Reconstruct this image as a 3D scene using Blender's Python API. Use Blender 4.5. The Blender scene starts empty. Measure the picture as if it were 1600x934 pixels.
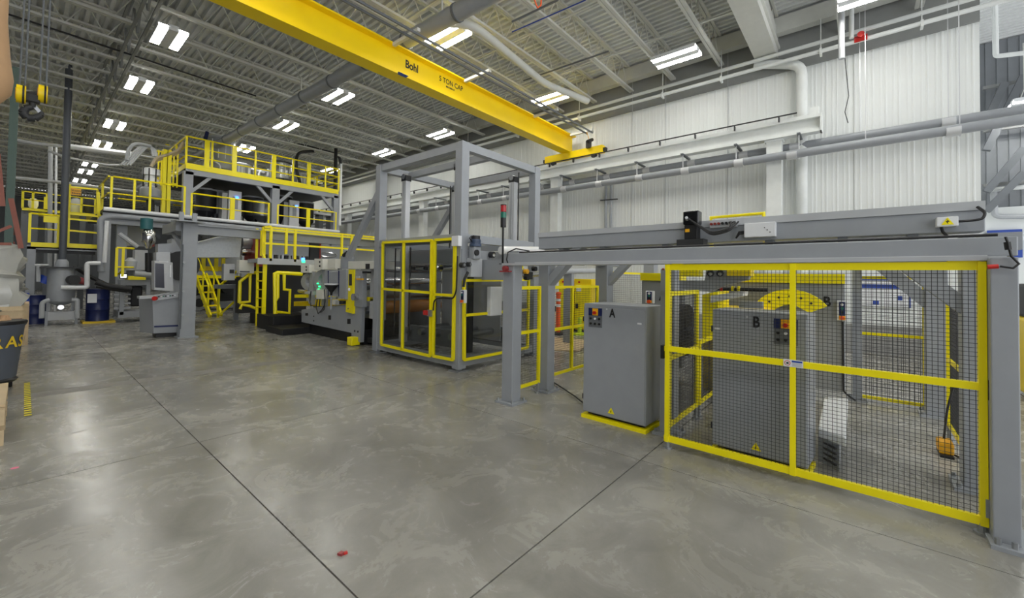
import bpy, math, random
from mathutils import Vector as V, Matrix
random.seed(7)
scene = bpy.context.scene
C = scene.collection

# ------------------------------------------------------------------ camera
FOC, CX, CY = 643.0, 800.0, 419.4            # focal length and principal point for a 1600x934 frame
CAM = V((0, 0, 1.4))
ROT = (Matrix.Rotation(math.radians(-49.8375), 3, 'Z') @ Matrix.Rotation(math.radians(91.2509), 3, 'X')
       @ Matrix.Rotation(math.radians(0.86), 3, 'Z'))
cd = bpy.data.cameras.new('camera')
cam = bpy.data.objects.new('camera', cd)
C.objects.link(cam)
cam.matrix_world = Matrix.Translation(CAM) @ ROT.to_4x4()
cd.sensor_width = 36.0
cd.lens = FOC / 1600 * 36
cd.shift_y = -(467 - CY) / 1600
cd.clip_start, cd.clip_end = 0.05, 200
scene.camera = cam

# ------------------------------------------------------------------ world, exposure
w = bpy.data.worlds.new('world')
scene.world = w
w.use_nodes = True
w.node_tree.nodes['Background'].inputs[0].default_value = (0.95, 0.97, 1.0, 1)
w.node_tree.nodes['Background'].inputs[1].default_value = 1.0
LAMP_POWER = 18.0                             # emission of the high bay lenses
vs = scene.view_settings
vs.view_transform = 'Standard'
vs.look = 'None'
vs.gamma = 1
vs.use_curve_mapping = False
vs.exposure = 1.17

# ------------------------------------------------------------------ materials
MATS = {}
def lin(c):
    return tuple(((v / 255) / 12.92 if v / 255 <= 0.04045 else (((v / 255) + 0.055) / 1.055) ** 2.4) for v in c)
def mat(name, rgb, rough=0.5, metal=0.0, var=0.08, scale=6.0, emit=None, estr=0.0, alpha=1.0, spec=0.5, bump=0.0):
    m = bpy.data.materials.new(name)
    m.use_nodes = True
    nt = m.node_tree
    b = nt.nodes['Principled BSDF']
    col = lin(rgb)
    tc = nt.nodes.new('ShaderNodeNewGeometry')
    nz = nt.nodes.new('ShaderNodeTexNoise')
    nz.inputs['Scale'].default_value = scale
    nz.inputs['Detail'].default_value = 4
    nt.links.new(tc.outputs['Position'], nz.inputs['Vector'])
    mx = nt.nodes.new('ShaderNodeMix')
    mx.data_type = 'RGBA'
    mx.inputs[6].default_value = tuple(c * (1 - var) for c in col) + (1,)
    mx.inputs[7].default_value = tuple(min(1, c * (1 + var)) for c in col) + (1,)
    nt.links.new(nz.outputs['Fac'], mx.inputs[0])
    nt.links.new(mx.outputs[2], b.inputs['Base Color'])
    b.inputs['Roughness'].default_value = rough
    b.inputs['Metallic'].default_value = metal
    b.inputs['Specular IOR Level'].default_value = spec
    if bump:
        bp = nt.nodes.new('ShaderNodeBump')
        bp.inputs['Strength'].default_value = bump
        bp.inputs['Distance'].default_value = 0.01
        nt.links.new(nz.outputs['Fac'], bp.inputs['Height'])
        nt.links.new(bp.outputs[0], b.inputs['Normal'])
    if emit:
        b.inputs['Emission Color'].default_value = lin(emit) + (1,)
        b.inputs['Emission Strength'].default_value = estr
    b.inputs['Alpha'].default_value = alpha
    MATS[name] = m
    return m
def concrete():
    m = bpy.data.materials.new('polished_concrete')
    m.use_nodes = True
    nt = m.node_tree
    b = nt.nodes['Principled BSDF']
    g = nt.nodes.new('ShaderNodeNewGeometry')
    def noise(sc, det, rough, dist=0.0):
        n = nt.nodes.new('ShaderNodeTexNoise')
        n.inputs['Scale'].default_value = sc
        n.inputs['Detail'].default_value = det
        n.inputs['Roughness'].default_value = rough
        n.inputs['Distortion'].default_value = dist
        nt.links.new(g.outputs['Position'], n.inputs['Vector'])
        return n
    a, c, f = noise(0.55, 6, 0.55, 0.6), noise(2.6, 12, 0.74, 1.0), noise(60, 3, 0.6)
    r1 = nt.nodes.new('ShaderNodeValToRGB')
    r1.color_ramp.elements[0].position = 0.33
    r1.color_ramp.elements[0].color = lin((122, 120, 114)) + (1,)
    r1.color_ramp.elements[1].position = 0.66
    r1.color_ramp.elements[1].color = lin((160, 158, 151)) + (1,)
    nt.links.new(a.outputs['Fac'], r1.inputs[0])
    r2 = nt.nodes.new('ShaderNodeValToRGB')
    r2.color_ramp.elements[0].position = 0.36
    r2.color_ramp.elements[0].color = (0.80, 0.798, 0.79, 1)
    r2.color_ramp.elements[1].position = 0.62
    r2.color_ramp.elements[1].color = (1.14, 1.14, 1.13, 1)
    nt.links.new(c.outputs['Fac'], r2.inputs[0])
    mx = nt.nodes.new('ShaderNodeMix')
    mx.data_type = 'RGBA'
    mx.blend_type = 'MULTIPLY'
    mx.inputs[0].default_value = 0.72
    nt.links.new(r1.outputs[0], mx.inputs[6])
    nt.links.new(r2.outputs[0], mx.inputs[7])
    nt.links.new(mx.outputs[2], b.inputs['Base Color'])
    mr = nt.nodes.new('ShaderNodeMapRange')
    mr.inputs[1].default_value, mr.inputs[2].default_value = 0.3, 0.7
    mr.inputs[3].default_value, mr.inputs[4].default_value = 0.14, 0.36
    nt.links.new(c.outputs['Fac'], mr.inputs[0])
    nt.links.new(mr.outputs[0], b.inputs['Roughness'])
    bp = nt.nodes.new('ShaderNodeBump')
    bp.inputs['Strength'].default_value = 0.05
    bp.inputs['Distance'].default_value = 0.004
    nt.links.new(f.outputs['Fac'], bp.inputs['Height'])
    nt.links.new(bp.outputs[0], b.inputs['Normal'])
    b.inputs['Specular IOR Level'].default_value = 0.42
    MATS['concrete'] = m
concrete()
mat('joint', (104, 101, 94), 0.9)
mat('trench', (124, 121, 114), 0.5, var=0.15, scale=5)
mat('deck', (218, 220, 219), 0.6)
mat('joist', (206, 207, 201), 0.6)
mat('joist_dark', (140, 142, 141), 0.6)
mat('white_wall', (226, 229, 227), 0.7, var=0.03, scale=1.5, spec=0.2)
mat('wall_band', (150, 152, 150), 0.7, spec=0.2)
mat('white_paint', (226, 229, 227), 0.6, spec=0.25)
mat('grey_wall', (122, 126, 130), 0.6)
mat('curb', (150, 150, 148), 0.7)
mat('grey', (154, 158, 163), 0.4)
mat('grey_light', (182, 185, 188), 0.4)
mat('grey_dark', (104, 108, 112), 0.45)
mat('alu', (206, 208, 210), 0.35, 0.25)
mat('galv', (165, 168, 170), 0.38, 0.7, var=0.15, scale=20)
mat('steel', (150, 152, 155), 0.28, 0.9)
mat('chrome', (215, 215, 215), 0.15, 1.0)
mat('yellow', (255, 236, 4), 0.38, var=0.03)
mat('crane_yellow', (255, 218, 0), 0.4, var=0.05, scale=2)
mat('machine_yellow', (240, 210, 14), 0.4)
mat('pole', (84, 88, 95), 0.5)
mat('beige', (196, 180, 150), 0.6)
mat('stencil', (222, 188, 40), 0.6)
mat('black', (26, 26, 28), 0.45)
mat('black_gloss', (14, 14, 16), 0.2)
mat('dark', (44, 45, 47), 0.55)
mat('rubber', (34, 34, 36), 0.7)
mat('wire', (38, 39, 42), 0.5)
mat('cream', (228, 227, 217), 0.45)
mat('panel_white', (228, 230, 232), 0.4)
mat('navy', (24, 36, 88), 0.35)
mat('blue', (36, 70, 168), 0.4)
mat('sign_blue', (40, 72, 160), 0.5)
mat('motor_blue', (66, 82, 108), 0.4)
mat('red', (196, 36, 30), 0.4)
mat('dull_red', (150, 58, 60), 0.5)
mat('orange', (240, 92, 32), 0.5)
mat('amber', (242, 178, 24), 0.45)
mat('lime', (198, 222, 40), 0.5)
mat('rack_red', (132, 70, 52), 0.5, var=0.15)
mat('rack_green', (62, 84, 76), 0.5)
mat('wood', (198, 176, 140), 0.7, var=0.2, scale=14)
mat('card', (186, 150, 112), 0.75, var=0.1)
mat('card_yellow', (214, 170, 72), 0.75, var=0.1)
mat('bin_grey', (86, 92, 102), 0.55)
mat('wrap', (186, 186, 180), 0.14, var=0.08, bump=0.3)
mat('film', (232, 232, 230), 0.2)
mat('orange_film', (176, 112, 40), 0.25)
mat('teal', (48, 104, 108), 0.4)
mat('machine_red', (134, 44, 36), 0.45)
mat('pink', (236, 120, 150), 0.7)
mat('lamp_blue', (60, 110, 255), 0.3, emit=(60, 120, 255), estr=2.5)
mat('lamp_green', (40, 230, 110), 0.3, emit=(30, 230, 110), estr=2.5)
mat('screen', (235, 240, 245), 0.3, emit=(235, 242, 250), estr=1.3)
mat('screen_dark', (46, 48, 62), 0.15)
mat('lens', (255, 255, 255), 0.5, emit=(255, 253, 246), estr=LAMP_POWER)
mat('lamp_red_off', (176, 40, 44), 0.3)
mat('lamp_green_off', (36, 112, 92), 0.3)
def pane_mat():
    m = bpy.data.materials.new('tinted_pane')
    m.use_nodes = True
    nt = m.node_tree
    for n in list(nt.nodes):
        if n.type == 'BSDF_PRINCIPLED':
            nt.nodes.remove(n)
    out = [n for n in nt.nodes if n.type == 'OUTPUT_MATERIAL'][0]
    t = nt.nodes.new('ShaderNodeBsdfTransparent')
    t.inputs[0].default_value = (0.80, 0.81, 0.82, 1)
    g = nt.nodes.new('ShaderNodeBsdfGlossy')
    g.inputs['Roughness'].default_value = 0.08
    g.inputs[0].default_value = (0.8, 0.8, 0.8, 1)
    mx = nt.nodes.new('ShaderNodeMixShader')
    mx.inputs[0].default_value = 0.05
    nt.links.new(t.outputs[0], mx.inputs[1])
    nt.links.new(g.outputs[0], mx.inputs[2])
    nt.links.new(mx.outputs[0], out.inputs[0])
    MATS['pane'] = m
pane_mat()

# ------------------------------------------------------------------ measuring and building helpers
def P(px, py, ax, v):
    """The point of the real plane X=v, Y=v or Z=v that the photograph shows at a pixel."""
    d = ROT @ V(((px - CX) / FOC, -(py - CY) / FOC, -1.0))
    i = 'XYZ'.index(ax)
    return CAM + d * ((v - CAM[i]) / d[i])

class MB:
    def __init__(s):
        s.v, s.f = [], []
    def add(s, vs, fs):
        n = len(s.v)
        s.v += [V(p) for p in vs]
        s.f += [[i + n for i in f] for f in fs]
        return s
    def hexa(s, c):
        return s.add(c, [(0, 3, 2, 1), (4, 5, 6, 7), (0, 1, 5, 4), (1, 2, 6, 5), (2, 3, 7, 6), (3, 0, 4, 7)])
    def box(s, x0, x1, y0, y1, z0, z1):
        x0, x1 = min(x0, x1), max(x0, x1)
        y0, y1 = min(y0, y1), max(y0, y1)
        z0, z1 = min(z0, z1), max(z0, z1)
        return s.hexa([(x0, y0, z0), (x1, y0, z0), (x1, y1, z0), (x0, y1, z0), (x0, y0, z1), (x1, y0, z1), (x1, y1, z1), (x0, y1, z1)])
    def bar(s, p, q, w, h=None, up=(0, 0, 1)):
        p, q = V(p), V(q)
        h = h or w
        d = (q - p).normalized()
        u = V(up)
        if abs(d.dot(u)) > 0.95:
            u = V((1, 0, 0)) if abs(d.x) < 0.9 else V((0, 1, 0))
        a = d.cross(u).normalized() * (w / 2)
        b = a.cross(d).normalized() * (h / 2)
        return s.hexa([p - a - b, p + a - b, p + a + b, p - a + b, q - a - b, q + a - b, q + a + b, q - a + b])
    def cyl(s, p, q, r, n=12, r2=None, cap=True):
        p, q = V(p), V(q)
        r2 = r if r2 is None else r2
        d = (q - p).normalized()
        u = V((0, 0, 1)) if abs(d.z) < 0.9 else V((1, 0, 0))
        a = d.cross(u).normalized()
        b = d.cross(a)
        vs = []
        for c, rr in ((p, r), (q, r2)):
            for i in range(n):
                t = 2 * math.pi * i / n
                vs.append(c + a * (rr * math.cos(t)) + b * (rr * math.sin(t)))
        fs = [(i, i + n, (i + 1) % n + n, (i + 1) % n) for i in range(n)]
        if cap:
            fs += [tuple(range(n)), tuple(range(2 * n - 1, n - 1, -1))]
        return s.add(vs, fs)
    def tube(s, pts, r, n=8, bend=0.0):
        pts = [V(p) for p in pts]
        if bend:
            out = [pts[0]]
            for i in range(1, len(pts) - 1):
                a, b, c = pts[i - 1], pts[i], pts[i + 1]
                d1, d2 = (a - b), (c - b)
                k = min(bend, d1.length * .45, d2.length * .45)
                q0, q1 = b + d1.normalized() * k, b + d2.normalized() * k
                for t in (0, .25, .5, .75, 1):
                    out.append(q0 * (1 - t) ** 2 + b * (2 * t * (1 - t)) + q1 * t * t)
            pts = out + [pts[-1]]
        rings = []
        prev = None
        for i, p in enumerate(pts):
            d = ((pts[min(i + 1, len(pts) - 1)] - p).normalized() + (p - pts[max(i - 1, 0)]).normalized())
            d = d.normalized() if d.length > 1e-6 else V((0, 0, 1))
            if prev is None:
                u = V((0, 0, 1)) if abs(d.z) < 0.9 else V((1, 0, 0))
                a = d.cross(u).normalized()
            else:
                a = (prev - d * prev.dot(d)).normalized()
            prev = a
            b = d.cross(a)
            rings.append([p + a * (r * math.cos(2 * math.pi * k / n)) + b * (r * math.sin(2 * math.pi * k / n)) for k in range(n)])
        vs = [p for rg in rings for p in rg]
        fs = []
        for i in range(len(rings) - 1):
            for k in range(n):
                fs.append((i * n + k, i * n + (k + 1) % n, (i + 1) * n + (k + 1) % n, (i + 1) * n + k))
        fs += [tuple(range(n - 1, -1, -1)), tuple(range((len(rings) - 1) * n, len(rings) * n))]
        return s.add(vs, fs)
    def lathe(s, c, prof, n=20):
        c = V(c)
        vs, fs = [], []
        for r, z in prof:
            for k in range(n):
                t = 2 * math.pi * k / n
                vs.append(c + V((max(r, 1e-4) * math.cos(t), max(r, 1e-4) * math.sin(t), z)))
        for i in range(len(prof) - 1):
            for k in range(n):
                fs.append((i * n + k, i * n + (k + 1) % n, (i + 1) * n + (k + 1) % n, (i + 1) * n + k))
        fs += [tuple(range(n - 1, -1, -1)), tuple(range((len(prof) - 1) * n, len(prof) * n))]
        return s.add(vs, fs)
    def prism(s, poly, t):
        poly = [V(p) for p in poly]
        t = V(t)
        n = len(poly)
        return s.add(poly + [p + t for p in poly],
                     [tuple(range(n)), tuple(range(2 * n - 1, n - 1, -1))] + [(i, i + n, (i + 1) % n + n, (i + 1) % n) for i in range(n)])
    def build(s, name, m, parent=None, smooth=False, label=None, bevel=0.0, kind=None):
        org = V(parent['org']) if parent is not None else V((0, 0, 0))
        me = bpy.data.meshes.new(name)
        me.from_pydata([tuple(p - org) for p in s.v], [], s.f)
        me.materials.append(MATS[m])
        import bmesh as _b
        bm = _b.new()
        bm.from_mesh(me)
        _b.ops.recalc_face_normals(bm, faces=bm.faces)
        bm.to_mesh(me)
        bm.free()
        if smooth:
            me.polygons.foreach_set('use_smooth', [True] * len(me.polygons))
            me.set_sharp_from_angle(angle=math.radians(40))
        o = bpy.data.objects.new(name, me)
        C.objects.link(o)
        o['org'] = tuple(org)
        if parent is not None:
            o.parent = parent
        if label:
            o['label'] = label
        if kind:
            o['kind'] = kind
        if bevel:
            md = o.modifiers.new('edge', 'BEVEL')
            md.width, md.segments, md.limit_method = bevel, 2, 'ANGLE'
        return o

def thing(name, label, cat, loc=(0, 0, 0), group=None, kind=None):
    o = bpy.data.objects.new(name, None)
    C.objects.link(o)
    o.empty_display_size = 0.1
    o.location = loc
    o['org'] = tuple(loc)
    if kind:
        o['kind'] = kind
    else:
        o['label'], o['category'] = label, cat
        if group:
            o['group'] = group
    return o
def tag(o, label, cat, group=None):
    o['label'], o['category'] = label, cat
    if group:
        o['group'] = group
    return o
def struct(o):
    o['kind'] = 'structure'
    return o
def kids(o):
    return [c for c in bpy.data.objects if c.parent == o]
def dup(o, delta, label=None, group=None):
    ch1 = kids(o)
    r = o.copy()
    C.objects.link(r)
    r.location = o.location + V(delta)
    r['org'] = tuple(r.location)
    for ch in ch1:
        c = ch.copy()
        C.objects.link(c)
        c.parent = r
        for g in kids(ch):
            d = g.copy()
            C.objects.link(d)
            d.parent = c
    if label:
        r['label'] = label
    if group:
        r['group'] = group
    return r
def text(body, m, parent, origin, right, up, height, name='lettering', thick=0.002, bold=0.0, narrow=1.0):
    """Raised lettering standing on a surface; right and up give its directions."""
    cu = bpy.data.curves.new(name, 'FONT')
    cu.body = body
    cu.size = 1.0
    cu.offset = bold
    tmp = bpy.data.objects.new('tmp', cu)
    C.objects.link(tmp)
    dg = bpy.context.evaluated_depsgraph_get()
    me = bpy.data.meshes.new_from_object(tmp.evaluated_get(dg))
    bpy.data.objects.remove(tmp)
    R, U = V(right).normalized(), V(up).normalized()
    N = R.cross(U)
    k = height / 0.70
    org = V(parent['org']) if parent is not None else V((0, 0, 0))
    for v in me.vertices:
        v.co = V(origin) + R * (v.co.x * k * narrow) + U * (v.co.y * k) + N * thick - org
    me.materials.clear()
    me.materials.append(MATS[m])
    o = bpy.data.objects.new(name, me)
    C.objects.link(o)
    if parent is not None:
        o.parent = parent
    o['org'] = tuple(org)
    return o
def wires(p, u, lu, z0, z1, pitch, r=0.0018):
    """A welded wire panel from point p along u, between two heights."""
    m = MB()
    u = V(u).normalized()
    n = int(lu / pitch)
    for i in range(1, n):
        a = V(p) + u * (lu * i / n)
        m.cyl((a.x, a.y, z0), (a.x, a.y, z1), r, 4, cap=False)
    k = int((z1 - z0) / pitch)
    for i in range(1, k):
        z = z0 + (z1 - z0) * i / k
        a, b = V(p), V(p) + u * lu
        m.cyl((a.x, a.y, z), (b.x, b.y, z), r, 4, cap=False)
    return m
def L3(p, dx=0, dy=0, dz=0):
    return V(p) + V((dx, dy, dz))

# ================================================================== THE ROOM
WX = 11.0                                    # the white wall
floor = struct(MB().box(-9, 24, -6, 47, -0.30, -0.012).build('floor', 'joint'))
xs = [-9, -5.5, -3.35, -1.2, 0.97, 3.12, 5.27, 7.42, 9.57, 14.0, 24]
ys = [-6, -1.58, 1.30, 4.18, 6.95, 7.22, 9.9, 12.8, 15.7, 21, 27, 36, 47]
g = 0.004
for i in range(len(xs) - 1):
    for j in range(len(ys) - 1):
        MB().box(xs[i] + g, xs[i + 1] - g, ys[j] + g, ys[j + 1] - g, -0.05, 0).build(
            'slab', 'trench' if j == 4 and xs[i] < 5 else 'concrete', floor)

wr = struct(MB().box(WX, WX + 0.2, -1.67, 46.5, 0, 7.32).build('wall_right', 'white_wall'))
seams = [46.4, 40, 34, 28, 22, 17, 12.2, 9.8, 7.35, 4.9, 2.449, 0.088, -1.67]
for a, b in zip(seams[1:], seams[:-1]):      # each sheet of wall cladding, with its ribs
    m = MB()
    n = max(4, int((b - a) / 0.18))
    st = (b - a) / n
    prof = []
    for i in range(n):
        y0 = a + 0.004 + i * st
        prof += [(0, y0), (0, y0 + st * .30), (0.006, y0 + st * .36), (0.006, y0 + st * .46), (0, y0 + st * .52), (0, y0 + st * .70),
                 (0.004, y0 + st * .76), (0.004, y0 + st * .86), (0, y0 + st * .92)]
    prof.append((0, b - 0.012))
    for z0, z1 in ((0.56, 6.14),):
        vs = [(WX - 0.012 - d, y, z0) for d, y in prof] + [(WX - 0.012 - d, y, z1) for d, y in prof]
        k = len(prof)
        m.add(vs, [(i, i + 1, i + 1 + k, i + k) for i in range(k - 1)])
    m.build('wall_panel', 'white_wall', wr)
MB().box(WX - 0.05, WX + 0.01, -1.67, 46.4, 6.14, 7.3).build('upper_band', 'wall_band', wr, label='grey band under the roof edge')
MB().box(WX - 0.09, WX + 0.01, -1.67, 46.4, 0, 0.56).build('curb', 'curb', wr)
struct(MB().box(-9, 24, 46.5, 46.7, 0, 7.35).build('wall_far', 'grey_wall'))
struct(MB().box(-9.2, -9, -6, 46.7, 0, 7.35).build('wall_left', 'grey_wall'))
# the hall beyond the end of the white wall
m = MB().box(15.0, 15.2, -12, -1.2, 0, 3.25)
we = struct(m.build('wall_end', 'white_wall'))
m = MB().box(15.04, 15.2, -12, -1.2, 3.25, 7.3)
for i in range(60):
    y = -12 + i * 0.18
    m.box(15.02, 15.05, y, y + .09, 3.25, 7.3)
m.build('siding', 'grey_wall', we, label='grey ribbed upper siding')
struct(MB().box(WX + .2, 24, -1.67, -1.47, 0, 7.3).build('wall_return', 'white_wall'))

# ceiling: ribbed deck, joists across the hall, girders along it
dk = MB()
zt = 7.32
n = 150
x0, x1 = -9.0, 15.2
st = (x1 - x0) / n
for i in range(n):
    a = x0 + i * st
    pr = [(a, zt + .075), (a + st * .36, zt + .075), (a + st * .48, zt), (a + st * .88, zt), (a + st, zt + .075)]
    for (xa, za), (xb, zb) in zip(pr[:-1], pr[1:]):
        dk.add([(xa, -12, za), (xb, -12, zb), (xb, 46.6, zb), (xa, 46.6, za)], [(0, 1, 2, 3)])
ceil = struct(dk.build('ceiling', 'deck'))
MB().box(-9, 15.2, -12, 46.7, 7.46, 7.5).build('roof_board', 'joint', ceil)

def joist_mesh(xa, xb):
    m = MB()
    for dy in (-.035, .035):
        m.box(xa, xb, dy - .028, dy + .028, 7.27, 7.315)
        m.box(xa, xb, dy - .03, dy + .03, 6.66, 6.71)
    k = int((xb - xa) / 0.62)
    s = (xb - xa) / k
    for i in range(k):
        a = xa + i * s
        m.cyl((a, 0, 7.28), (a + s / 2, 0, 6.69), 0.013, 5, cap=False)
        m.cyl((a + s / 2, 0, 6.69), (a + s, 0, 7.28), 0.013, 5, cap=False)
    return m
jo = None
y = -3.2
k = 0
while y < 46:
    if jo is None:
        jo = joist_mesh(-8.8, 10.9).build('joist', 'joist', ceil)
        jo.location.y = y
    else:
        c = jo.copy()
        C.objects.link(c)
        c.location.y = y
    y += 1.155
def lattice(y0, y1, X, z0, z1, name='girder', m_='joist', w_=0.2):
    m = MB()
    for sx in (-1, 1):
        m.box(X + sx * w_ / 2 - .025, X + sx * w_ / 2 + .025, y0, y1, z1 - .06, z1)
        m.box(X + sx * w_ / 2 - .025, X + sx * w_ / 2 + .025, y0, y1, z0, z0 + .05)
    k = max(2, int((y1 - y0) / 1.155))
    s = (y1 - y0) / k
    for i in range(k):
        a = y0 + i * s
        m.bar((X, a, z1 - .03), (X, a + s / 2, z0 + .03), .04)
        m.bar((X, a + s / 2, z0 + .03), (X, a + s, z1 - .03), .04)
    return m.build(name, m_, ceil)
lattice(-4, 46, 1.42, 6.45, 7.26, m_='joist_dark')
lattice(-4, 46, -5.2, 6.45, 7.26)
MB().box(10.62, 10.82, -1.6, 46, 6.9, 7.25).build('edge_beam', 'joist', ceil)
MB().box(3.0, 10.95, 1.40, 1.82, 6.48, 7.1).build('cross_beam', 'joist', ceil)
for X in (-3, 3.2, 5.0, 7.0, 8.9):           # bridging angles tying the joists together
    MB().box(X - .02, X + .02, -4, 46, 6.71, 6.74).build('bridging', 'joist', ceil)
# roof framing of the hall beyond
for (a, b) in (((1541, 235), (1600, 118)), ((1541, 300), (1600, 232)), ((1541, 190), (1570, 130)), ((1541, 330), (1600, 270))):
    MB().bar(P(*a, 'X', 14.5), P(*b, 'X', 14.5), .14, .14).build('brace', 'grey_dark', ceil)
for yy in (138, 205, 290):
    a, b = P(1536, yy, 'X', 14.7), P(1625, yy - 7, 'X', 14.7)
    MB().bar(a, (a.x, -11, a.z), .07).build('girt', 'joist_dark', ceil)

# ================================================================== HIGH BAY LIGHTS
def light(X, Y, label, Z=6.4, top=6.68):
    t = thing('high_bay_light', label, 'light', (X, Y, Z), 'high bay lights under the joists')
    m = MB().box(X - .085, X + .085, Y - .48, Y + .48, Z - .014, Z + .10)
    m.box(X - .25, X + .25, Y - .49, Y + .49, Z + .045, Z + .062)
    for s in (-1, 1):
        m.box(X + s * .25 - .008, X + s * .25 + .008, Y - .49, Y + .49, Z - .012, Z + .062)
    m.build('housing', 'panel_white', t)
    for s in (-1, 1):
        MB().box(X + s * .165 - .075, X + s * .165 + .075, Y - .47, Y + .47, Z - .006, Z + .044).build('lens', 'lens', t)
    for s in (-1, 1):
        MB().tube([(X, Y + s * .36, Z + .09), (X + s * .0, Y + s * .3, Z + .3), (X + s * .03, Y + s * .3, top)], .008, 5).build('hanger', 'joist', t)
    return t
ordn = ['nearest', 'second', 'third', 'fourth', 'fifth', 'sixth', 'seventh', 'eighth', 'ninth', 'tenth', 'eleventh', 'twelfth']
rows = {'beside the white wall': (9.33, [-0.2, 3.15, 6.6, 11.3, 14.85, 19.4, 24.5, 29.5, 35]),
        'over the gantry and lift frame': (5.58, [-0.2, 3.15, 6.58, 11.25, 14.85, 18.9, 24.5, 29.5, 35]),
        'over the open concrete floor': (1.86, [-0.2, 3.15, 6.6, 11.28, 14.8, 19.5, 22.9, 27.6, 29.9, 33.1, 38]),
        'over the pallet rack side': (-1.9, [-0.2, 3.15, 6.6, 11.28, 14.8, 19.5, 23, 29, 34])}
for r, (X, L) in rows.items():
    for i, Y in enumerate(L):
        light(X, Y, f'lit high bay light {r}, {ordn[i]} along its row')
light(13.9, -3.05, 'lit high bay light beyond the end of the white wall', 5.35)

# ================================================================== BRIDGE CRANE
GY, GZ0, GZ1 = 6.72, 5.17, 5.72
cr = thing('bridge_crane', 'yellow overhead bridge crane girder spanning the hall under the roof', 'crane', (5, GY, GZ0))
m = MB()
m.box(-8.5, 10.72, GY - .155, GY + .155, GZ0, GZ0 + .028)
m.box(-8.5, 10.72, GY - .013, GY + .013, GZ0 + .028, GZ1 - .03)
m.box(-8.5, 10.72, GY - .15, GY + .15, GZ1 - .03, GZ1)
gd = m.build('girder', 'crane_yellow', cr)
R_ = (1, 0, 0)
def on_web(px, py):
    p = P(px, py, 'Y', GY - .014)
    return p
a = on_web(633, 103)
b = on_web(657, 114)
text('Bohl', 'black', gd, (a.x, GY - .0145, a.z - .02), R_, (0, 0, 1), .15, 'crane_lettering', bold=.028, narrow=(b.x - a.x) / (.15 / .7) / 2.15)
a, b = on_web(686, 123), on_web(724, 141)
text('5 TON CAP', 'black', gd, (a.x, GY - .0145, a.z - .03), R_, (0, 0, 1), .105, 'crane_lettering', bold=.015, narrow=(b.x - a.x) / (.105 / .7) / 5.3)
a = on_web(697, 134)
for k in range(7):
    MB().box(a.x + k * .035, a.x + k * .035 + .022, GY - .0165, GY - .013, a.z - .03, a.z + .005).build('small_print', 'black', gd)
e = P(628, 117, 'Z', GZ0 - .004)
m = MB()
for k in range(3):
    m.box(e.x - .11 + k * .02, e.x + .11, e.y - .055 + k * .035, e.y - .03 + k * .035, GZ0 - .006, GZ0)
m.build('emblem', 'sign_blue', gd, label='small blue emblem under the girder')
m = MB()
m.box(10.36, 10.54, 5.50, 7.48, 4.96, 5.17)
et = m.build('end_truck', 'crane_yellow', cr, bevel=.01)
for yy in (5.46, 7.52):
    MB().box(10.4, 10.5, yy - .05, yy + .05, 4.99, 5.09).build('bumper', 'black', et)
for yy in (5.8, 7.2):
    MB().cyl((10.4, yy, 4.93), (10.5, yy, 4.93), .075, 14).build('wheel', 'dark', et, True)
MB().box(10.28, 10.40, 5.86, 5.98, 5.14, 5.34).cyl((10.24, 5.9, 5.3), (10.44, 5.86, 5.4), .05, 10).build('drive_motor', 'black', cr)
MB().tube([(10.35, 6.0, 5.62), (10.38, 5.96, 5.5), (10.36, 5.93, 5.42), (10.4, 5.92, 5.3)], .008, 5).build('power_cable', 'amber', cr)
for yy in (5.88, 6.05):
    MB().box(-8.5, 10.5, yy - .012, yy + .012, 5.60, 5.64).build('festoon_rail', 'grey_dark', cr)
for X in (-3, 0, 2.6, 4.3, 6.1, 8.6, 10.4):
    MB().box(X - .03, X + .03, 5.82, GY - .15, 5.64, 5.70).build('rail_arm', 'joist', cr)

t = thing('runway_beam', 'white runway beam along the wall with a thin black conductor rail', 'beam', (10.45, 10, 4.5))
m = MB()
m.box(10.33, 10.57, .58, 46, 4.77, 4.83).box(10.43, 10.47, .58, 46, 4.52, 4.78).box(10.34, 10.56, .58, 46, 4.48, 4.53)
m.box(10.32, 10.58, .57, .60, 4.48, 4.84)
m.build('beam', 'white_paint', t)
MB().box(10.43, 10.47, .62, 46, 4.83, 4.88).build('crane_rail', 'white_paint', t)
MB().box(10.27, 10.29, .98, 40, 4.90, 4.925).build('conductor_rail', 'black', t)
for i in range(34):
    yy = 1.3 + i * .85
    MB().box(10.265, 10.34, yy - .012, yy + .012, 4.80, 4.90).build('rail_bracket', 'dark', t)
MB().box(10.38, 10.52, .62, .78, 4.84, 5.0).build('end_stop', 'white_paint', t)
for i, yy in enumerate((1.41, 7.15, 13.7, 19.8, 26, 32)):
    cl = thing('wall_column', f'white steel column under the runway beam, {ordn[i]} from the wall end', 'column', (10.62, yy, 0), 'white columns along the wall')
    MB().box(10.42, 10.64, yy - .14, yy + .14, 0, 4.48).build('shaft', 'white_paint', cl)
    MB().box(10.40, 10.66, yy - .17, yy + .17, 4.44, 4.48).build('cap_plate', 'white_paint', cl)
    MB().box(10.36, 10.7, yy - .22, yy + .22, 0, .03).build('base_plate', 'white_paint', cl)

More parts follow.
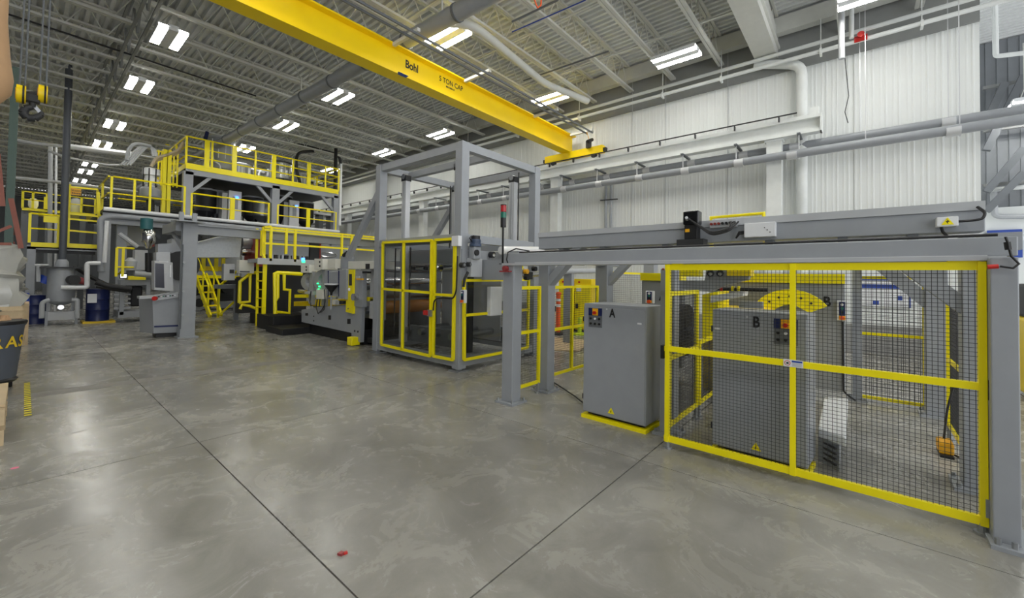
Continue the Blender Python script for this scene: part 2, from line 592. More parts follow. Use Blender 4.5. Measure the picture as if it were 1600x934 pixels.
# ------------------------------------------------------------------ wall and ceiling pipes
for nm, X, Z, lab in (('upper', 10.78, 4.34, 'grey insulated pipe along the white wall, upper of the pair'),
                      ('lower', 10.30, 4.05, 'grey insulated pipe along the white wall, lower of the pair')):
    t = thing('insulated_pipe', lab, 'pipe', (X, 0, Z))
    MB().tube([(X, 40, Z - .02), (X, 10, Z), (X, -2.5, Z + .02), (X + .02, -7, Z + .03)], .085 if nm == 'lower' else .08, 14).build('pipe', 'grey', t, True)
    for i in range(13):
        yy = -1.25 + i * 1.16 * 2 if i < 2 else 0.9 + (i - 1) * 1.16
        MB().cyl((X, yy - .09, Z), (X, yy + .09, Z), .094, 14).build('clamp', 'alu', t, True)
for i in range(11):
    yy = .95 + i * 1.17
    t = thing('pipe_hanger', f'white pipe hanger bracket below the runway beam, {ordn[i]} from the wall end', 'bracket', (10.45, yy, 4.48), 'pipe hangers along the wall')
    MB().bar((10.32, yy, 4.48), (10.32, yy, 3.95), .02).build('rod', 'alu', t)
    MB().bar((10.78, yy + .06, 4.48), (10.78, yy + .06, 4.25), .02).build('rod', 'alu', t)
    MB().box(10.22, 10.82, yy - .03, yy + .03, 4.45, 4.48).build('channel', 'grey_dark', t)
for i, yy in enumerate((-1.25, -.02)):
    t = thing('pipe_hanger', f'thin ceiling rod carrying the grey pipes, {("nearer the wall corner", "nearer the runway end")[i]}', 'bracket', (10.45, yy, 5))
    MB().bar((10.78, yy, 7.2), (10.78, yy, 4.25), .014).build('rod', 'alu', t)
    MB().bar((10.32, yy - .08, 7.2), (10.32, yy - .08, 3.94), .014).build('rod', 'alu', t)

for lab, X, Z in (('white sprinkler pipe under the roof edge, upper of the pair', 10.62, 6.41), ('white sprinkler pipe under the roof edge, lower of the pair', 10.58, 6.20)):
    tag(MB().tube([(X, 40, Z - .1), (X, 10, Z), (X, -8, Z + .02)], .042, 10).build('sprinkler_pipe', 'white_paint', smooth=True), lab, 'pipe')
for i, yy in enumerate((-.9, .6, 2.5, 3.9, 6.4, 8.8, 11.2)):
    t = thing('sprinkler_hanger', f'white drop rod holding the sprinkler pipes, {ordn[i]} from the wall corner', 'bracket', (10.6, yy, 6.5), 'sprinkler pipe hangers')
    MB().bar((10.6, yy, 6.9), (10.6, yy, 6.2), .016).build('rod', 'white_paint', t)
    MB().box(10.53, 10.68, yy - .02, yy + .02, 6.13, 6.26).build('clevis', 'white_paint', t)
va = P(1345, 60, 'X', 10.56)
t = thing('shutoff_valve', 'red handwheel valve on the white sprinkler pipe', 'valve', tuple(va))
MB().cyl(L3(va, 0, -.1), L3(va, 0, .1), .06, 12).build('body', 'red', t, True)
MB().cyl(L3(va, -.16, 0, .02), L3(va, -.14, 0, .02), .055, 14).build('handwheel', 'red', t, True)
MB().cyl(L3(va, -.15, 0, .02), va, .02, 8).build('stem', 'red', t, True)
tag(MB().tube([(10.45, va.y + .14, 7.2), (10.45, va.y + .14, 6.24)], .04, 12).build('sprinkler_riser', 'white_paint', smooth=True),
    'white vertical pipe dropping from the roof beside the red valve', 'pipe')
tag(MB().tube([P(1314, -14, 'X', 9.9), P(1315, 92, 'X', 9.9)], .05, 12).build('vent_pipe', 'grey_light', smooth=True),
    'grey open ended vertical pipe hanging from the roof near the red valve', 'pipe')
tag(MB().tube([P(1320, 90, 'X', 10.7), P(1326, 150, 'X', 10.7), P(1320, 175, 'X', 10.7), P(1325, 192, 'X', 10.7)], .008, 5).build('loose_cable', 'dark'),
    'thin dark cable hanging free against the white wall', 'cable')
tag(MB().tube([P(1180, 100, 'X', 10.8), P(1253, 101, 'X', 10.8), (10.8, P(1253, 200, 'X', 10.8).y, 0.0)], .1, 14, .22).build('downpipe', 'white_paint', smooth=True),
    'white downpipe with an elbow running down the white wall', 'pipe')
t = thing('conduit_bundle', 'two grey electrical conduits clamped to the white wall below the pipes', 'conduit', (10.85, 5.45, 2))
for px in (947, 955):
    q = P(px, 290, 'X', 10.85)
    MB().tube([(10.85, q.y, 4.2), (10.85, q.y, .6)], .04, 8).build('conduit', 'grey', t, True)
q0, q1 = P(938, 313, 'X', 10.82), P(965, 311, 'X', 10.82)
MB().bar(q0, q1, .03, .03).build('strut', 'dark', t)
for i, px in enumerate((988, 1137, 1040)):
    a = P(px, 200, 'X', 10.95)
    tag(MB().cyl((10.95, a.y, 7.0), (10.95, a.y, 2), .008, 5).build('wall_conduit', 'grey_light'),
        ('thin vertical conduit on the white wall behind the crane end truck', 'thin vertical conduit on the white wall under the cross beam',
         'thin pale conduit on the white wall between two darker ones')[i], 'conduit')
t = thing('compressed_air_pipe', 'dark low pipe on the white wall behind the tall frame', 'pipe', (10.6, 15, 3.6))
MB().tube([P(662, 373, 'X', 10.85), P(560, 384, 'X', 10.85), P(537, 388, 'X', 10.85)], .07, 10).build('pipe', 'grey_dark', t, True)
MB().cyl(P(667, 372, 'X', 10.85), P(661, 373, 'X', 10.85), .09, 10).build('end_cap', 'black', t, True)
# big round duct along the hall and the smaller branches
t = thing('round_duct', 'large grey round duct running the length of the hall under the joists', 'duct', (4.6, 10, 6.1))
A, B_ = P(355, 218, 'Z', 6.12), P(745, 3, 'Z', 6.12)
dv = (A - B_).normalized()
MB().tube([B_ - dv * 6, A + dv * 16], .15, 18).build('duct', 'grey', t, True)
for k in range(10):
    q = B_ + dv * (k * 1.45 - 1)
    MB().cyl(q, q + dv * .05, .165, 18).build('collar', 'grey_dark', t, True)
for px, py in ((690, 38), (560, 105), (470, 155)):
    q = P(px, py, 'Z', 6.12)
    MB().bar(q, L3(q, 0, 0, .6), .03).build('hanger', 'joist', t)
tag(MB().tube([P(684, 34, 'Z', 6.2), P(735, 37, 'Z', 6.2), P(768, 62, 'Z', 6.2), P(850, 130, 'Z', 6.2), P(918, 158, 'Z', 6.2)], .085, 12, .3).build('branch_duct', 'joist', smooth=True),
    'pale curved branch duct leaving the big round duct toward the wall', 'duct')
for i, (a, b, mt, lb) in enumerate((((818, 126), (951, 80), 'grey_dark', 'dark straight roof conduit above the crane end, nearer the wall'),
                                    ((800, 34), (872, 0), 'grey_dark', 'dark roof conduit crossing the joists above the crane'),
                                    ((800, 50), (915, 0), 'blue', 'thin blue air line crossing under the roof joists'),
                                    ((0, 18), (400, 150), 'black', 'long black cable strung below the joists across the open floor'))):
    tag(MB().tube([P(*a, 'Z', 6.55), P(*b, 'Z', 6.55)], .02 if i != 2 else .012, 6).build('roof_conduit', mt), lb, 'conduit')
q = P(840, 8, 'Z', 6.3)
tag(MB().tube([L3(q, -.12, 0, .35), L3(q, -.1, 0, .05), L3(q, 0, 0, -.05), L3(q, .1, 0, .05), L3(q, .12, 0, .35)], .014, 6).build('hose_loop', 'orange'),
    'orange hose loop hanging from the roof joists', 'hose')
# hall beyond: pipe drop, sign
tag(MB().tube([P(1554, -10, 'X', 12.5), P(1556, 88, 'X', 12.5), P(1625, 80, 'X', 12.5)], .045, 8, .05).build('drop_pipe', 'white_paint', smooth=True),
    'white pipe dropping from the roof and turning beyond the wall corner', 'pipe')
tag(MB().tube([P(1541, 297, 'X', 14.6), (14.6, -11, P(1541, 297, 'X', 14.6).z)], .05, 8).build('wall_pipe', 'white_paint', smooth=True),
    'white pipe along the far wall above the blue sign', 'pipe')
tag(MB().tube([P(1552, 285, 'X', 14.8), P(1554, 338, 'X', 14.8), P(1625, 338, 'X', 14.8)], .06, 8, .1).build('gutter_pipe', 'grey_light', smooth=True),
    'grey bent pipe on the far white wall above the blue sign', 'pipe')
t = thing('hall_sign', 'blue sign with white lettering on the far white wall', 'sign', tuple(P(1570, 375, 'X', 14.9)))
a, b = P(1543, 360, 'X', 14.9), P(1598, 402, 'X', 14.9)
MB().box(14.9, 14.98, a.y, b.y, b.z, a.z).build('board', 'sign_blue', t)
q = P(1577, 374, 'X', 14.89)
text('USE', 'panel_white', t, (14.89, q.y, q.z - .02), (0, -1, 0), (0, 0, 1), .17, bold=.02, narrow=.85)
q = P(1586, 388, 'X', 14.89)
text('E', 'panel_white', t, (14.89, q.y, q.z - .02), (0, -1, 0), (0, 0, 1), .12, bold=.02)

# ================================================================== GANTRY OVER THE UNWINDERS
ga = thing('transfer_gantry', 'grey steel gantry with twin beams over the fenced unwind stations', 'gantry', (4, 1.2, 0))
def post(X, Y, h, w_=.16, name='post', par=ga, m_='grey', plate=True):
    o = MB().box(X - w_ / 2, X + w_ / 2, Y - w_ / 2, Y + w_ / 2, .02, h).build(name, m_, par, bevel=.008)
    if plate:
        MB().box(X - w_ / 2 - .05, X + w_ / 2 + .05, Y - w_ / 2 - .05, Y + w_ / 2 + .05, 0, .022).build('base_plate', m_, o)
        for sx in (-1, 1):
            for sy in (-1, 1):
                MB().cyl((X + sx * (w_ / 2 + .025), Y + sy * (w_ / 2 + .025), .02), (X + sx * (w_ / 2 + .025), Y + sy * (w_ / 2 + .025), .05), .013, 6).build('anchor_bolt', 'galv', o)
    return o
post(3.57, 3.0, 1.56, .155)
post(4.24, 3.0, 1.74, .155)
rp_ = MB().box(3.41, 3.60, -.65, -.548, .02, 1.55).build('post', 'grey', ga, bevel=.006)
MB().box(3.345, 3.67, -.74, -.53, 0, .022).build('base_plate', 'grey', rp_)
for sy in (-.56, -.62):
    MB().cyl((3.375, sy, .02), (3.375, sy, .055), .013, 6).build('anchor_bolt', 'galv', rp_)
post(4.24, -.62, 1.74, .16)
post(5.76, 3.0, 1.76, .2)
post(7.6, 3.0, 1.76, .2)
post(6.26, -.62, 1.76, .17)
post(6.45, .02, 1.76, .09)
post(3.83, 1.33, 1.50, .13, 'station_post')
MB().box(3.50, 3.64, -.665, 3.08, 1.56, 1.668).build('front_beam', 'grey', ga, bevel=.006)
MB().box(3.47, 3.66, -.62, 3.08, 1.535, 1.56).build('beam_flange', 'grey_light', ga)
MB().box(3.48, 3.50, -.55, 2.9, 1.548, 1.566).build('slide_rail', 'alu', ga)
MB().box(4.16, 4.34, -.65, 3.08, 1.76, 1.905).build('travel_beam', 'grey', ga, bevel=.006)
MB().box(4.15, 4.35, -.65, 3.08, 1.905, 1.965).build('cable_channel', 'grey_light', ga)
MB().box(5.68, 5.84, -.65, 3.2, 1.76, 1.9).build('rear_beam', 'grey', ga)
MB().box(3.57, 6.3, 2.92, 3.06, 1.60, 1.70).build('cross_beam', 'grey', ga)
MB().box(3.6, 6.3, -.70, -.56, 1.60, 1.70).build('cross_beam', 'grey', ga)
for X, Y, s in ((4.24, 2.93, -1), (5.76, 2.9, -1)):
    MB().prism([(X - .07, Y, 1.30), (X - .07, Y, 1.42), (X - .07, Y + s * .34, 1.76), (X - .07, Y + s * .46, 1.76)], (.14, 0, 0)).build('corner_brace', 'grey', ga)
MB().prism([(6.2, -.55, 1.12), (6.2, -.55, 1.3), (6.2, -.15, 1.76), (6.2, .05, 1.76)], (.12, 0, 0)).build('corner_brace', 'grey', ga)
MB().prism([(4.2, -.55, 1.18), (4.2, -.55, 1.32), (4.2, -.15, 1.74), (4.2, 0.0, 1.74)], (.1, 0, 0)).build('corner_brace', 'grey', ga)
for yy in (2.75, 2.2, 1.5, .6, .1, -.3):
    MB().box(4.17, 4.32, yy - .03, yy + .03, 1.70, 1.76).build('bearing_block', 'grey_dark', ga)
MB().box(3.60, 4.2, 2.95, 3.05, 1.675, 1.69).build('link_plate', 'grey', ga)
MB().tube([(3.6, 3.02, 1.683), (3.57, 2.8, 1.682), (3.55, 1.2, 1.683), (3.55, -.6, 1.683)], .009, 6).build('control_cable', 'black', ga)
q = P(793, 412, 'X', 3.49)
MB().cyl((3.49, 3.02, 1.50), (3.44, 3.02, 1.50), .03, 10).box(3.44, 3.5, 2.95, 3.09, 1.46, 1.475).build('pull_switch', 'dull_red', ga)
MB().tube([(3.49, 3.0, 1.54), (3.46, 3.0, 1.60), (3.47, 2.99, 1.68), (3.5, 2.9, 1.72), (3.55, 2.75, 1.69)], .008, 6).build('switch_cable', 'black', ga)
MB().tube([P(1543, 417, 'X', 3.38), P(1560, 416, 'X', 3.38)], .012, 8).build('rope_switch', 'red', ga)
MB().tube([P(1562, 416, 'X', 3.38), P(1583, 419, 'X', 3.38), P(1592, 412, 'X', 3.38), P(1580, 400, 'X', 3.38), P(1575, 380, 'X', 3.38), P(1571, 370, 'X', 3.38)], .006, 6).build('switch_cable', 'black', ga)
MB().cyl(P(1574, 378, 'X', 3.36), P(1576, 390, 'X', 3.36), .014, 8).build('cable_plug', 'black', ga)
# on the gantry: drive motor, boxes, cables
t = thing('drive_motor', 'black servo motor standing upright on the gantry travel beam', 'motor', (4.06, 1.2, 1.7))
a, b = P(1069, 331, 'X', 4.08), P(1093, 380, 'X', 4.08)
MB().box(4.04, 4.16, a.y, b.y, a.z - .13, a.z).build('motor_body', 'black_gloss', t, bevel=.012)
MB().box(4.05, 4.15, a.y - .01, b.y + .01, a.z - .27, a.z - .13).build('gearbox', 'black', t, bevel=.008)
MB().box(4.02, 4.16, a.y + .05, b.y - .05, a.z - .33, a.z - .27).build('foot_plate', 'dark', t)
MB().cyl((4.04, a.y - .04, a.z - .08), (3.99, a.y - .05, a.z - .07), .014, 10).build('connector', 'alu', t)
MB().box(4.047, 4.05, a.y - .06, a.y - .02, a.z - .2, a.z - .17).build('plate', 'amber', t)
for k in range(3):
    MB().tube([(4.0, a.y - .05, a.z - .07), P(1112, 364 + k * 2, 'X', 4.0), P(1140, 357 + k * 2, 'X', 4.0), P(1142 + k * 6, 346, 'X', 4.05)], .008, 6, .05).build('motor_cable', 'black', t)
t = thing('terminal_block', 'row of small round cable sockets on the gantry travel beam', 'connector', tuple(P(1130, 350, 'X', 4.12)))
a, b = P(1110, 347, 'X', 4.12), P(1151, 352, 'X', 4.12)
MB().box(4.10, 4.16, a.y, b.y, b.z - .01, a.z + .01).build('rail', 'grey_light', t)
for k in range(7):
    yy = a.y + (b.y - a.y) * (k + .5) / 7
    MB().cyl((4.10, yy, (a.z + b.z) / 2), (4.08, yy, (a.z + b.z) / 2), .012, 8).build('socket', 'machine_red' if k < 3 else 'black', t)
t = thing('junction_box', 'white rectangular junction box with black cable entries on the gantry beam', 'box', tuple(P(1190, 360, 'X', 4.1)))
a, b = P(1163, 351, 'X', 4.10), P(1212, 369, 'X', 4.10)
MB().box(4.09, 4.16, a.y, b.y, b.z, a.z + .01).build('housing', 'panel_white', t, bevel=.005)
for k in range(3):
    MB().cyl((4.09, b.y + .04 + .02 * k, (a.z + b.z) / 2 + .02 * (k - 1)), (4.086, b.y + .04 + .02 * k, (a.z + b.z) / 2 + .02 * (k - 1)), .005, 6).build('screw', 'dark', t)
for k in range(3):
    MB().tube([(4.12, a.y + .01, (a.z + b.z) / 2 - .01 * k), P(1155, 362 + 2 * k, 'X', 4.07), P(1150, 372, 'X', 4.09)], .007, 6).build('cable', 'black', t)
t = thing('warning_box', 'small white terminal box with yellow electric warning triangle on the gantry end', 'box', tuple(P(1480, 347, 'X', 4.1)))
a, b = P(1463, 340, 'X', 4.1), P(1497, 353, 'X', 4.1)
MB().box(4.08, 4.16, a.y, b.y, b.z, a.z).build('housing', 'panel_white', t, bevel=.004)
ym, zm = (a.y + b.y) / 2, (a.z + b.z) / 2
MB().prism([(4.079, ym + .03, zm - .022), (4.079, ym - .03, zm - .022), (4.079, ym, zm + .028)], (-.002, 0, 0)).build('triangle', 'yellow', t)
MB().prism([(4.0765, ym + .004, zm + .016), (4.0765, ym - .01, zm - .002), (4.0765, ym, zm - .003), (4.0765, ym - .004, zm - .018), (4.0765, ym + .01, zm + .002), (4.0765, ym, zm + .003)], (-.001, 0, 0)).build('bolt_mark', 'black', t)
MB().tube([(4.12, b.y, zm), P(1515, 345, 'X', 4.1), P(1536, 342, 'X', 4.1), P(1540, 332, 'X', 4.1), P(1527, 323, 'X', 4.13)], .009, 6, .04).build('cable', 'black', t)
MB().tube([P(1470, 353, 'X', 4.12), P(1473, 362, 'X', 4.12), P(1480, 369, 'X', 4.12)], .009, 6).build('cable', 'black', t)
tag(MB().tube([P(1112, 349, 'X', 5.6) * 1 + V((0, 0, -.3)), P(1111, 340, 'X', 5.6), P(1193, 333, 'X', 5.6), P(1196, 340, 'X', 5.6) + V((0, 0, -.3))], .025, 8).build('lifting_bail', 'yellow', smooth=True),
    'yellow bail tube rising behind the gantry travel beam', 'handle')
# stack light on the corner post
t = thing('signal_tower', 'unlit red and green signal tower on a black pole at the gantry corner', 'signal light', (3.62, 3.2, 1.6))
MB().cyl((3.62, 3.2, 1.55), (3.62, 3.2, 2.0), .012, 8).build('pole', 'black', t, True)
MB().cyl((3.62, 3.2, 1.99), (3.62, 3.2, 2.10), .033, 14).build('base', 'black', t, True)
MB().cyl((3.62, 3.2, 2.10), (3.62, 3.2, 2.165), .034, 14).build('green_lens', 'lamp_green_off', t, True, 'green lens')
MB().cyl((3.62, 3.2, 2.17), (3.62, 3.2, 2.245), .034, 14).build('red_lens', 'lamp_red_off', t, True, 'red lens')
MB().cyl((3.62, 3.2, 2.245), (3.62, 3.2, 2.255), .036, 14).build('cap', 'black', t, True)
MB().box(3.58, 3.64, 3.05, 3.22, 1.55, 1.565).build('bracket', 'grey_dark', t)

# ================================================================== YELLOW FENCE IN FRONT
FX = 3.5
def frame_panel(name, label, p, q, z0, z1, verts=(), mids=(), wt=.05, pitch=.033, mw=None, feet=True, mt='yellow', wr_=.0018):
    """A safety fence panel: tube frame, midrails, welded wire between two floor points."""
    p, q = V((p[0], p[1], 0)), V((q[0], q[1], 0))
    u = (q - p).normalized()
    lu = (q - p).length
    t = thing(name, label, 'fence', tuple(p))
    at = lambda s, z: (p.x + u.x * s, p.y + u.y * s, z)
    h = wt / 2
    MB().bar(at(0, z1 - h), at(lu, z1 - h), .03, wt).build('top_rail', mt, t)
    MB().bar(at(0, z0 + h), at(lu, z0 + h), .03, wt).build('bottom_rail', mt, t)
    for s in (h, lu - h):
        MB().bar(at(s, z0), at(s, z1), wt if abs(u.x) > .5 else .032, .032 if abs(u.x) > .5 else wt).build('stile', mt, t)
    for s, ww in verts:
        MB().bar(at(s, z0), at(s, z1), ww if abs(u.x) > .5 else .034, .034 if abs(u.x) > .5 else ww).build('stile', mt, t)
    for z, ww in mids:
        MB().bar(at(0, z), at(lu, z), .036, ww).build('midrail', mt, t)
    if pitch:
        wires(p, u, lu, z0 + .02, z1 - .02, pitch, wr_).build('wire_mesh', 'wire', t, kind='stuff')
    if feet:
        for s in (.03, lu - .03):
            MB().cyl(at(s, 0), at(s, .015), .035, 10).cyl(at(s, .01), at(s, z0 + .01), .02, 8).build('foot', 'galv', t)
    return t
fz0, fz1 = .055, 1.53
yL, yR = P(1039, 543, 'X', FX).y, P(1545, 605, 'X', FX).y
yM = P(1239, 570, 'X', FX).y
fe = frame_panel('safety_fence', 'yellow framed wire mesh safety fence in front of the letter B cabinet', (FX, yL), (FX, yR), fz0, fz1,
                 verts=((yL - yM, .052),), mids=((.825, .042),), wt=.048, pitch=.0245, wr_=.0014)
a, b = P(1224, 564, 'X', FX - .025), P(1255, 579, 'X', FX - .025)
sg = MB().box(FX - .027, FX - .024, a.y, b.y, .805, .855).build('warning_sign', 'panel_white', fe, label='white no entry warning sign')
MB().cyl((FX - .0285, a.y - .024, .830), (FX - .027, a.y - .024, .830), .018, 16).build('red_ring', 'red', sg)
MB().cyl((FX - .0295, a.y - .024, .830), (FX - .0285, a.y - .024, .830), .014, 16).build('white_disc', 'panel_white', sg)
MB().box(FX - .0305, FX - .0295, a.y - .032, a.y - .018, .824, .836).build('hand_mark', 'black', sg)
MB().box(FX - .0285, FX - .027, b.y + .005, a.y - .05, .838, .850).build('blue_band', 'sign_blue', sg)
for k in range(3):
    MB().box(FX - .028, FX - .027, b.y + .008, a.y - .052, .812 + k * .008, .815 + k * .008).build('print_line', 'grey', sg)
for yy, z in ((yL + .012, .80), (yR - .004, .82)):
    MB().box(FX - .035, FX + .02, yy - .012, yy + .012, z - .06, z + .05).build('hinge', 'black', fe)
MB().box(FX - .03, FX + .02, yR - .075, yR + .02, .11, .21).box(FX - .02, FX, yR - .09, yR - .07, .10, .2).build('door_bracket', 'galv', fe)
MB().cyl((FX - .02, yL + .006, 1.49), (FX - .02, yL + .02, 1.49), .008, 8).build('rope_end', 'dull_red', fe)
MB().box(FX - .02, FX + .02, yL - .14, yL - .06, 1.53, 1.545).build('rope_guide', 'yellow', fe)
MB().box(FX - .02, FX + .02, yR + .03, yR + .16, 1.53, 1.55).build('rope_guide', 'yellow', fe)
# side fences that close the station
frame_panel('safety_fence', 'yellow framed dark mesh panel running back beside the letter B cabinet', (3.62, 1.27), (4.45, 1.27), .12, 1.30, mids=((.72, .04),), wt=.04, pitch=.03, wr_=.0028)
frame_panel('safety_fence', 'yellow framed mesh panel hidden partly behind the letter B cabinet', (4.5, 1.27), (5.4, 1.27), .12, .78, wt=.04, pitch=.03, wr_=.0028)
frame_panel('safety_fence', 'narrow yellow mesh panel between the two front gantry posts', (3.66, 3.0), (4.10, 3.0), .12, 1.30, mids=((.76, .035),), wt=.035, pitch=.028)
frame_panel('safety_fence', 'yellow mesh fence behind the letter A cabinet before the yellow lockers', (4.36, 3.0), (5.56, 3.0), .15, 1.30, verts=((.48, .035),), mids=((.74, .035),), wt=.032, pitch=.03)
frame_panel('safety_fence', 'tall yellow mesh panel in front of the white wall beside the grey brace', (5.95, 3.0), (7.45, 3.0), .15, 1.52, wt=.035, pitch=.035)
frame_panel('safety_fence', 'rear yellow mesh gate before the blue headed wall poster', (6.45, .05), (6.45, -.57), .04, 1.48, mids=((.80, .035),), wt=.035, pitch=.033)
frame_panel('safety_fence', 'narrow yellow mesh panel between the two posts at the gantry end', (4.75, -.62), (5.42, -.62), .12, 1.31, mids=((.72, .035),), wt=.04, pitch=.03)

# ================================================================== CABINETS A AND B
def cabinet(name, label, c, u, v, wd, dp, h, letter, mirror=False):
    c, u, v = V((c[0], c[1], 0)), V((u[0], u[1], 0)).normalized(), V((v[0], v[1], 0)).normalized()
    t = thing(name, label, 'cabinet', tuple(c))
    at = lambda s, d, z: c + u * s + v * d + V((0, 0, z))
    def slab(s0, s1, d0, d1, z0, z1):
        return MB().hexa([at(s0, d0, z0), at(s1, d0, z0), at(s1, d1, z0), at(s0, d1, z0), at(s0, d0, z1), at(s1, d0, z1), at(s1, d1, z1), at(s0, d1, z1)])
    slab(0, wd, 0.012, dp, .06, h).build('body', 'grey', t, bevel=.006)
    dr = slab(.006, wd - .006, 0, .012, .07, h - .035).build('door', 'grey', t, bevel=.003)
    slab(-.01, wd + .01, -.008, .05, 0, .035).build('skid', 'yellow', t, label='yellow skid under the front')
    slab(-.01, .03, .05, dp, 0, .035).build('skid', 'yellow', t)
    slab(wd - .03, wd + .01, .05, dp * .8, 0, .035).build('skid', 'yellow', t)
    slab(.03, wd - .03, .06, dp - .02, .035, .06).build('plinth', 'dark', t)
    U, Z = tuple(u), (0, 0, 1)
    s0 = .063 if not mirror else .439
    pw = .15
    z1 = h - .042
    pn = slab(s0, s0 + pw, -.004, 0, z1 - .19, z1).build('control_panel', 'grey_dark', t)
    slab(s0, s0 + pw, -.007, -.003, z1 - .075, z1).build('switch_plate', 'navy', pn)
    slab(s0 + pw * .30, s0 + pw * .72, -.010, -.006, z1 - .072, z1 - .003).build('switch_back', 'amber', pn)
    kx = at(s0 + pw * .5, -.010, z1 - .045)
    MB().cyl(kx, kx - v * .02, .016, 12).build('rotary_switch', 'red', pn, True)
    for r in range(2):
        for k in range(3):
            b = at(s0 + pw * (.18 + .32 * k), -.004, z1 - .105 - .05 * r)
            MB().cyl(b, b - v * .010, .011, 10).build('push_button', 'panel_white' if (r == 0 and k == 1) else 'black', pn, True)
    text(letter, 'black', t, at(.296 if not mirror else .297, -.003, h - .118), U, Z, .080, 'letter', bold=.03, narrow=.75)
    tr = at(.32, -.001, .105)
    k = MB().prism([tr + u * -.035, tr + u * .035, tr + V((0, 0, .06))], -v * .002).build('warning_triangle', 'yellow', t, label='yellow electric warning triangle')
    MB().prism([tr - v * .0022 + u * -.008 + V((0, 0, .01)), tr - v * .0022 + u * .004 + V((0, 0, .014)), tr - v * .0022 + u * .002 + V((0, 0, .042))], -v * .001).build('bolt_mark', 'black', k)
    for z in (h * .18, h * .86):
        slab(-.012, 0, .01, .03, z - .025, z + .025).build('hinge', 'black', t)
    sl = .61 if not mirror else .05
    slab(sl - .03, sl + .01, -.003, 0, h - .165, h - .150).build('badge', 'panel_white', t)
    q = at(wd * .40, -.001, h - .045)
    MB().cyl(q, q - v * .006, .008, 8).build('lock', 'alu', t)
    return t
cabinet('control_cabinet', 'grey control cabinet marked A on a yellow skid before the gantry', (3.686, 2.148), (-.03, -1), (1, -.03), .66, .42, 1.15, 'A')
cabinet('control_cabinet', 'grey control cabinet marked B standing behind the yellow mesh fence', (3.673, .928), (-.064, -1), (1, -.064), .645, .36, 1.165, 'B', True)
tag(MB().tube([(4.6, 3.15, .02), (4.2, 2.55, .02), (3.9, 2.18, .03), (3.82, 2.16, .12)], .008, 6).build('floor_cable', 'black'),
    'black cable lying on the floor beside the letter A cabinet', 'cable')

# ================================================================== UNWIND STATIONS BEHIND THE FENCE
us = thing('unwind_station', 'yellow and grey film unwind station behind the letter B cabinet', 'machine', (6.2, 1, 0))
MB().box(6.28, 6.42, .13, 1.62, .10, 1.385).build('side_plate', 'grey', us, bevel=.01)
MB().box(6.22, 6.46, .13, 1.62, 1.385, 1.50).build('top_guard', 'yellow', us, label='yellow top guard')
q = P(1286, 474, 'X', 6.27)
text('B', 'black', us, (6.275, q.y, q.z - .03), (0, -1, 0), (0, 0, 1), .115, 'letter', bold=.03, narrow=.8)
# fan shaped clamp on the plate
c0 = P(1234, 505, 'X', 6.0)
rad = (P(1234, 452, 'X', 6.0).z - c0.z)
arc = []
for k in range(13):
    t_ = math.radians(33 + 114 * k / 12)
    arc.append((6.0, c0.y - rad * 1.05 * math.cos(t_), c0.z + rad * math.sin(t_)))
inner = []
for k in range(7):
    t_ = math.radians(147 - 114 * k / 6)
    rr = rad * (.62 if k in (0, 6) else .55)
    inner.append((6.0, c0.y - rr * .9 * math.cos(t_), c0.z + rr * math.sin(t_)))
fan = MB().prism(arc + inner, (.06, 0, 0)).build('fan_clamp', 'yellow', us, label='yellow fan shaped clamp plate')
for k in range(5):
    t_ = math.radians(50 + 20 * k)
    yy, zz = c0.y - rad * .8 * math.cos(t_), c0.z + rad * .8 * math.sin(t_)
    MB().cyl((6.0, yy, zz), (5.99, yy, zz), .014, 8).build('bolt', 'dark', fan)
MB().cyl((6.06, c0.y, c0.z + rad * .7), (6.28, c0.y, c0.z + rad * .7), .08, 14).build('hub', 'grey_dark', us, True)
# lower yellow body, beams and arms
a, b = P(1098, 461, 'X', 5.2), P(1190, 522, 'X', 5.2)
MB().box(5.2, 6.2, b.y, a.y, .10, b.z + .25).build('drive_housing', 'machine_yellow', us, bevel=.02, label='yellow drive housing')
MB().prism([P(1097, 460, 'X', 5.0), P(1122, 455, 'X', 5.0), P(1122, 520, 'X', 5.0), P(1097, 540, 'X', 5.0)], (.5, 0, 0)).build('end_cover', 'yellow', us)
MB().prism([P(1110, 462, 'X', 4.95), P(1163, 454, 'X', 4.95), P(1160, 463, 'X', 4.95), P(1110, 473, 'X', 4.95)], (.25, 0, 0)).build('guide_plate', 'panel_white', us, label='white sloped guide plate')
a, b = P(1155, 470, 'X', 5.15), P(1192, 478, 'X', 5.15)
MB().box(5.13, 5.2, b.y, a.y, b.z - .03, a.z).build('nip_block', 'grey', us)
MB().tube([P(1120, 451, 'X', 4.85), P(1200, 453, 'X', 4.85)], .02, 8).build('guide_bar', 'black', us)
for px, mt in ((1125, 'red'), (1143, 'yellow'), (1152, 'yellow')):
    MB().cyl(P(px, 450.5, 'X', 4.83), P(px + 4, 450.8, 'X', 4.83), .026, 10).build('band', mt, us)
MB().prism([P(1059, 438, 'X', 4.7), P(1101, 438, 'X', 4.7), P(1104, 418, 'X', 4.7), P(1175, 418, 'X', 4.7), P(1168, 437, 'X', 4.7), P(1135, 445, 'X', 4.7), P(1110, 455, 'X', 4.7), P(1059, 452, 'X', 4.7)], (.12, 0, 0)).build('lift_arm', 'grey', us, label='grey lifting arm')
a, b = P(1060, 417, 'X', 4.66), P(1093, 432, 'X', 4.66)
MB().box(4.62, 4.80, a.y, b.y, b.z, a.z + .03).build('arm_cover', 'yellow', us)
a, b = P(1137, 417, 'X', 4.66), P(1174, 431, 'X', 4.66)
MB().box(4.62, 4.80, a.y, b.y, b.z, a.z + .03).build('arm_cover', 'machine_yellow', us)
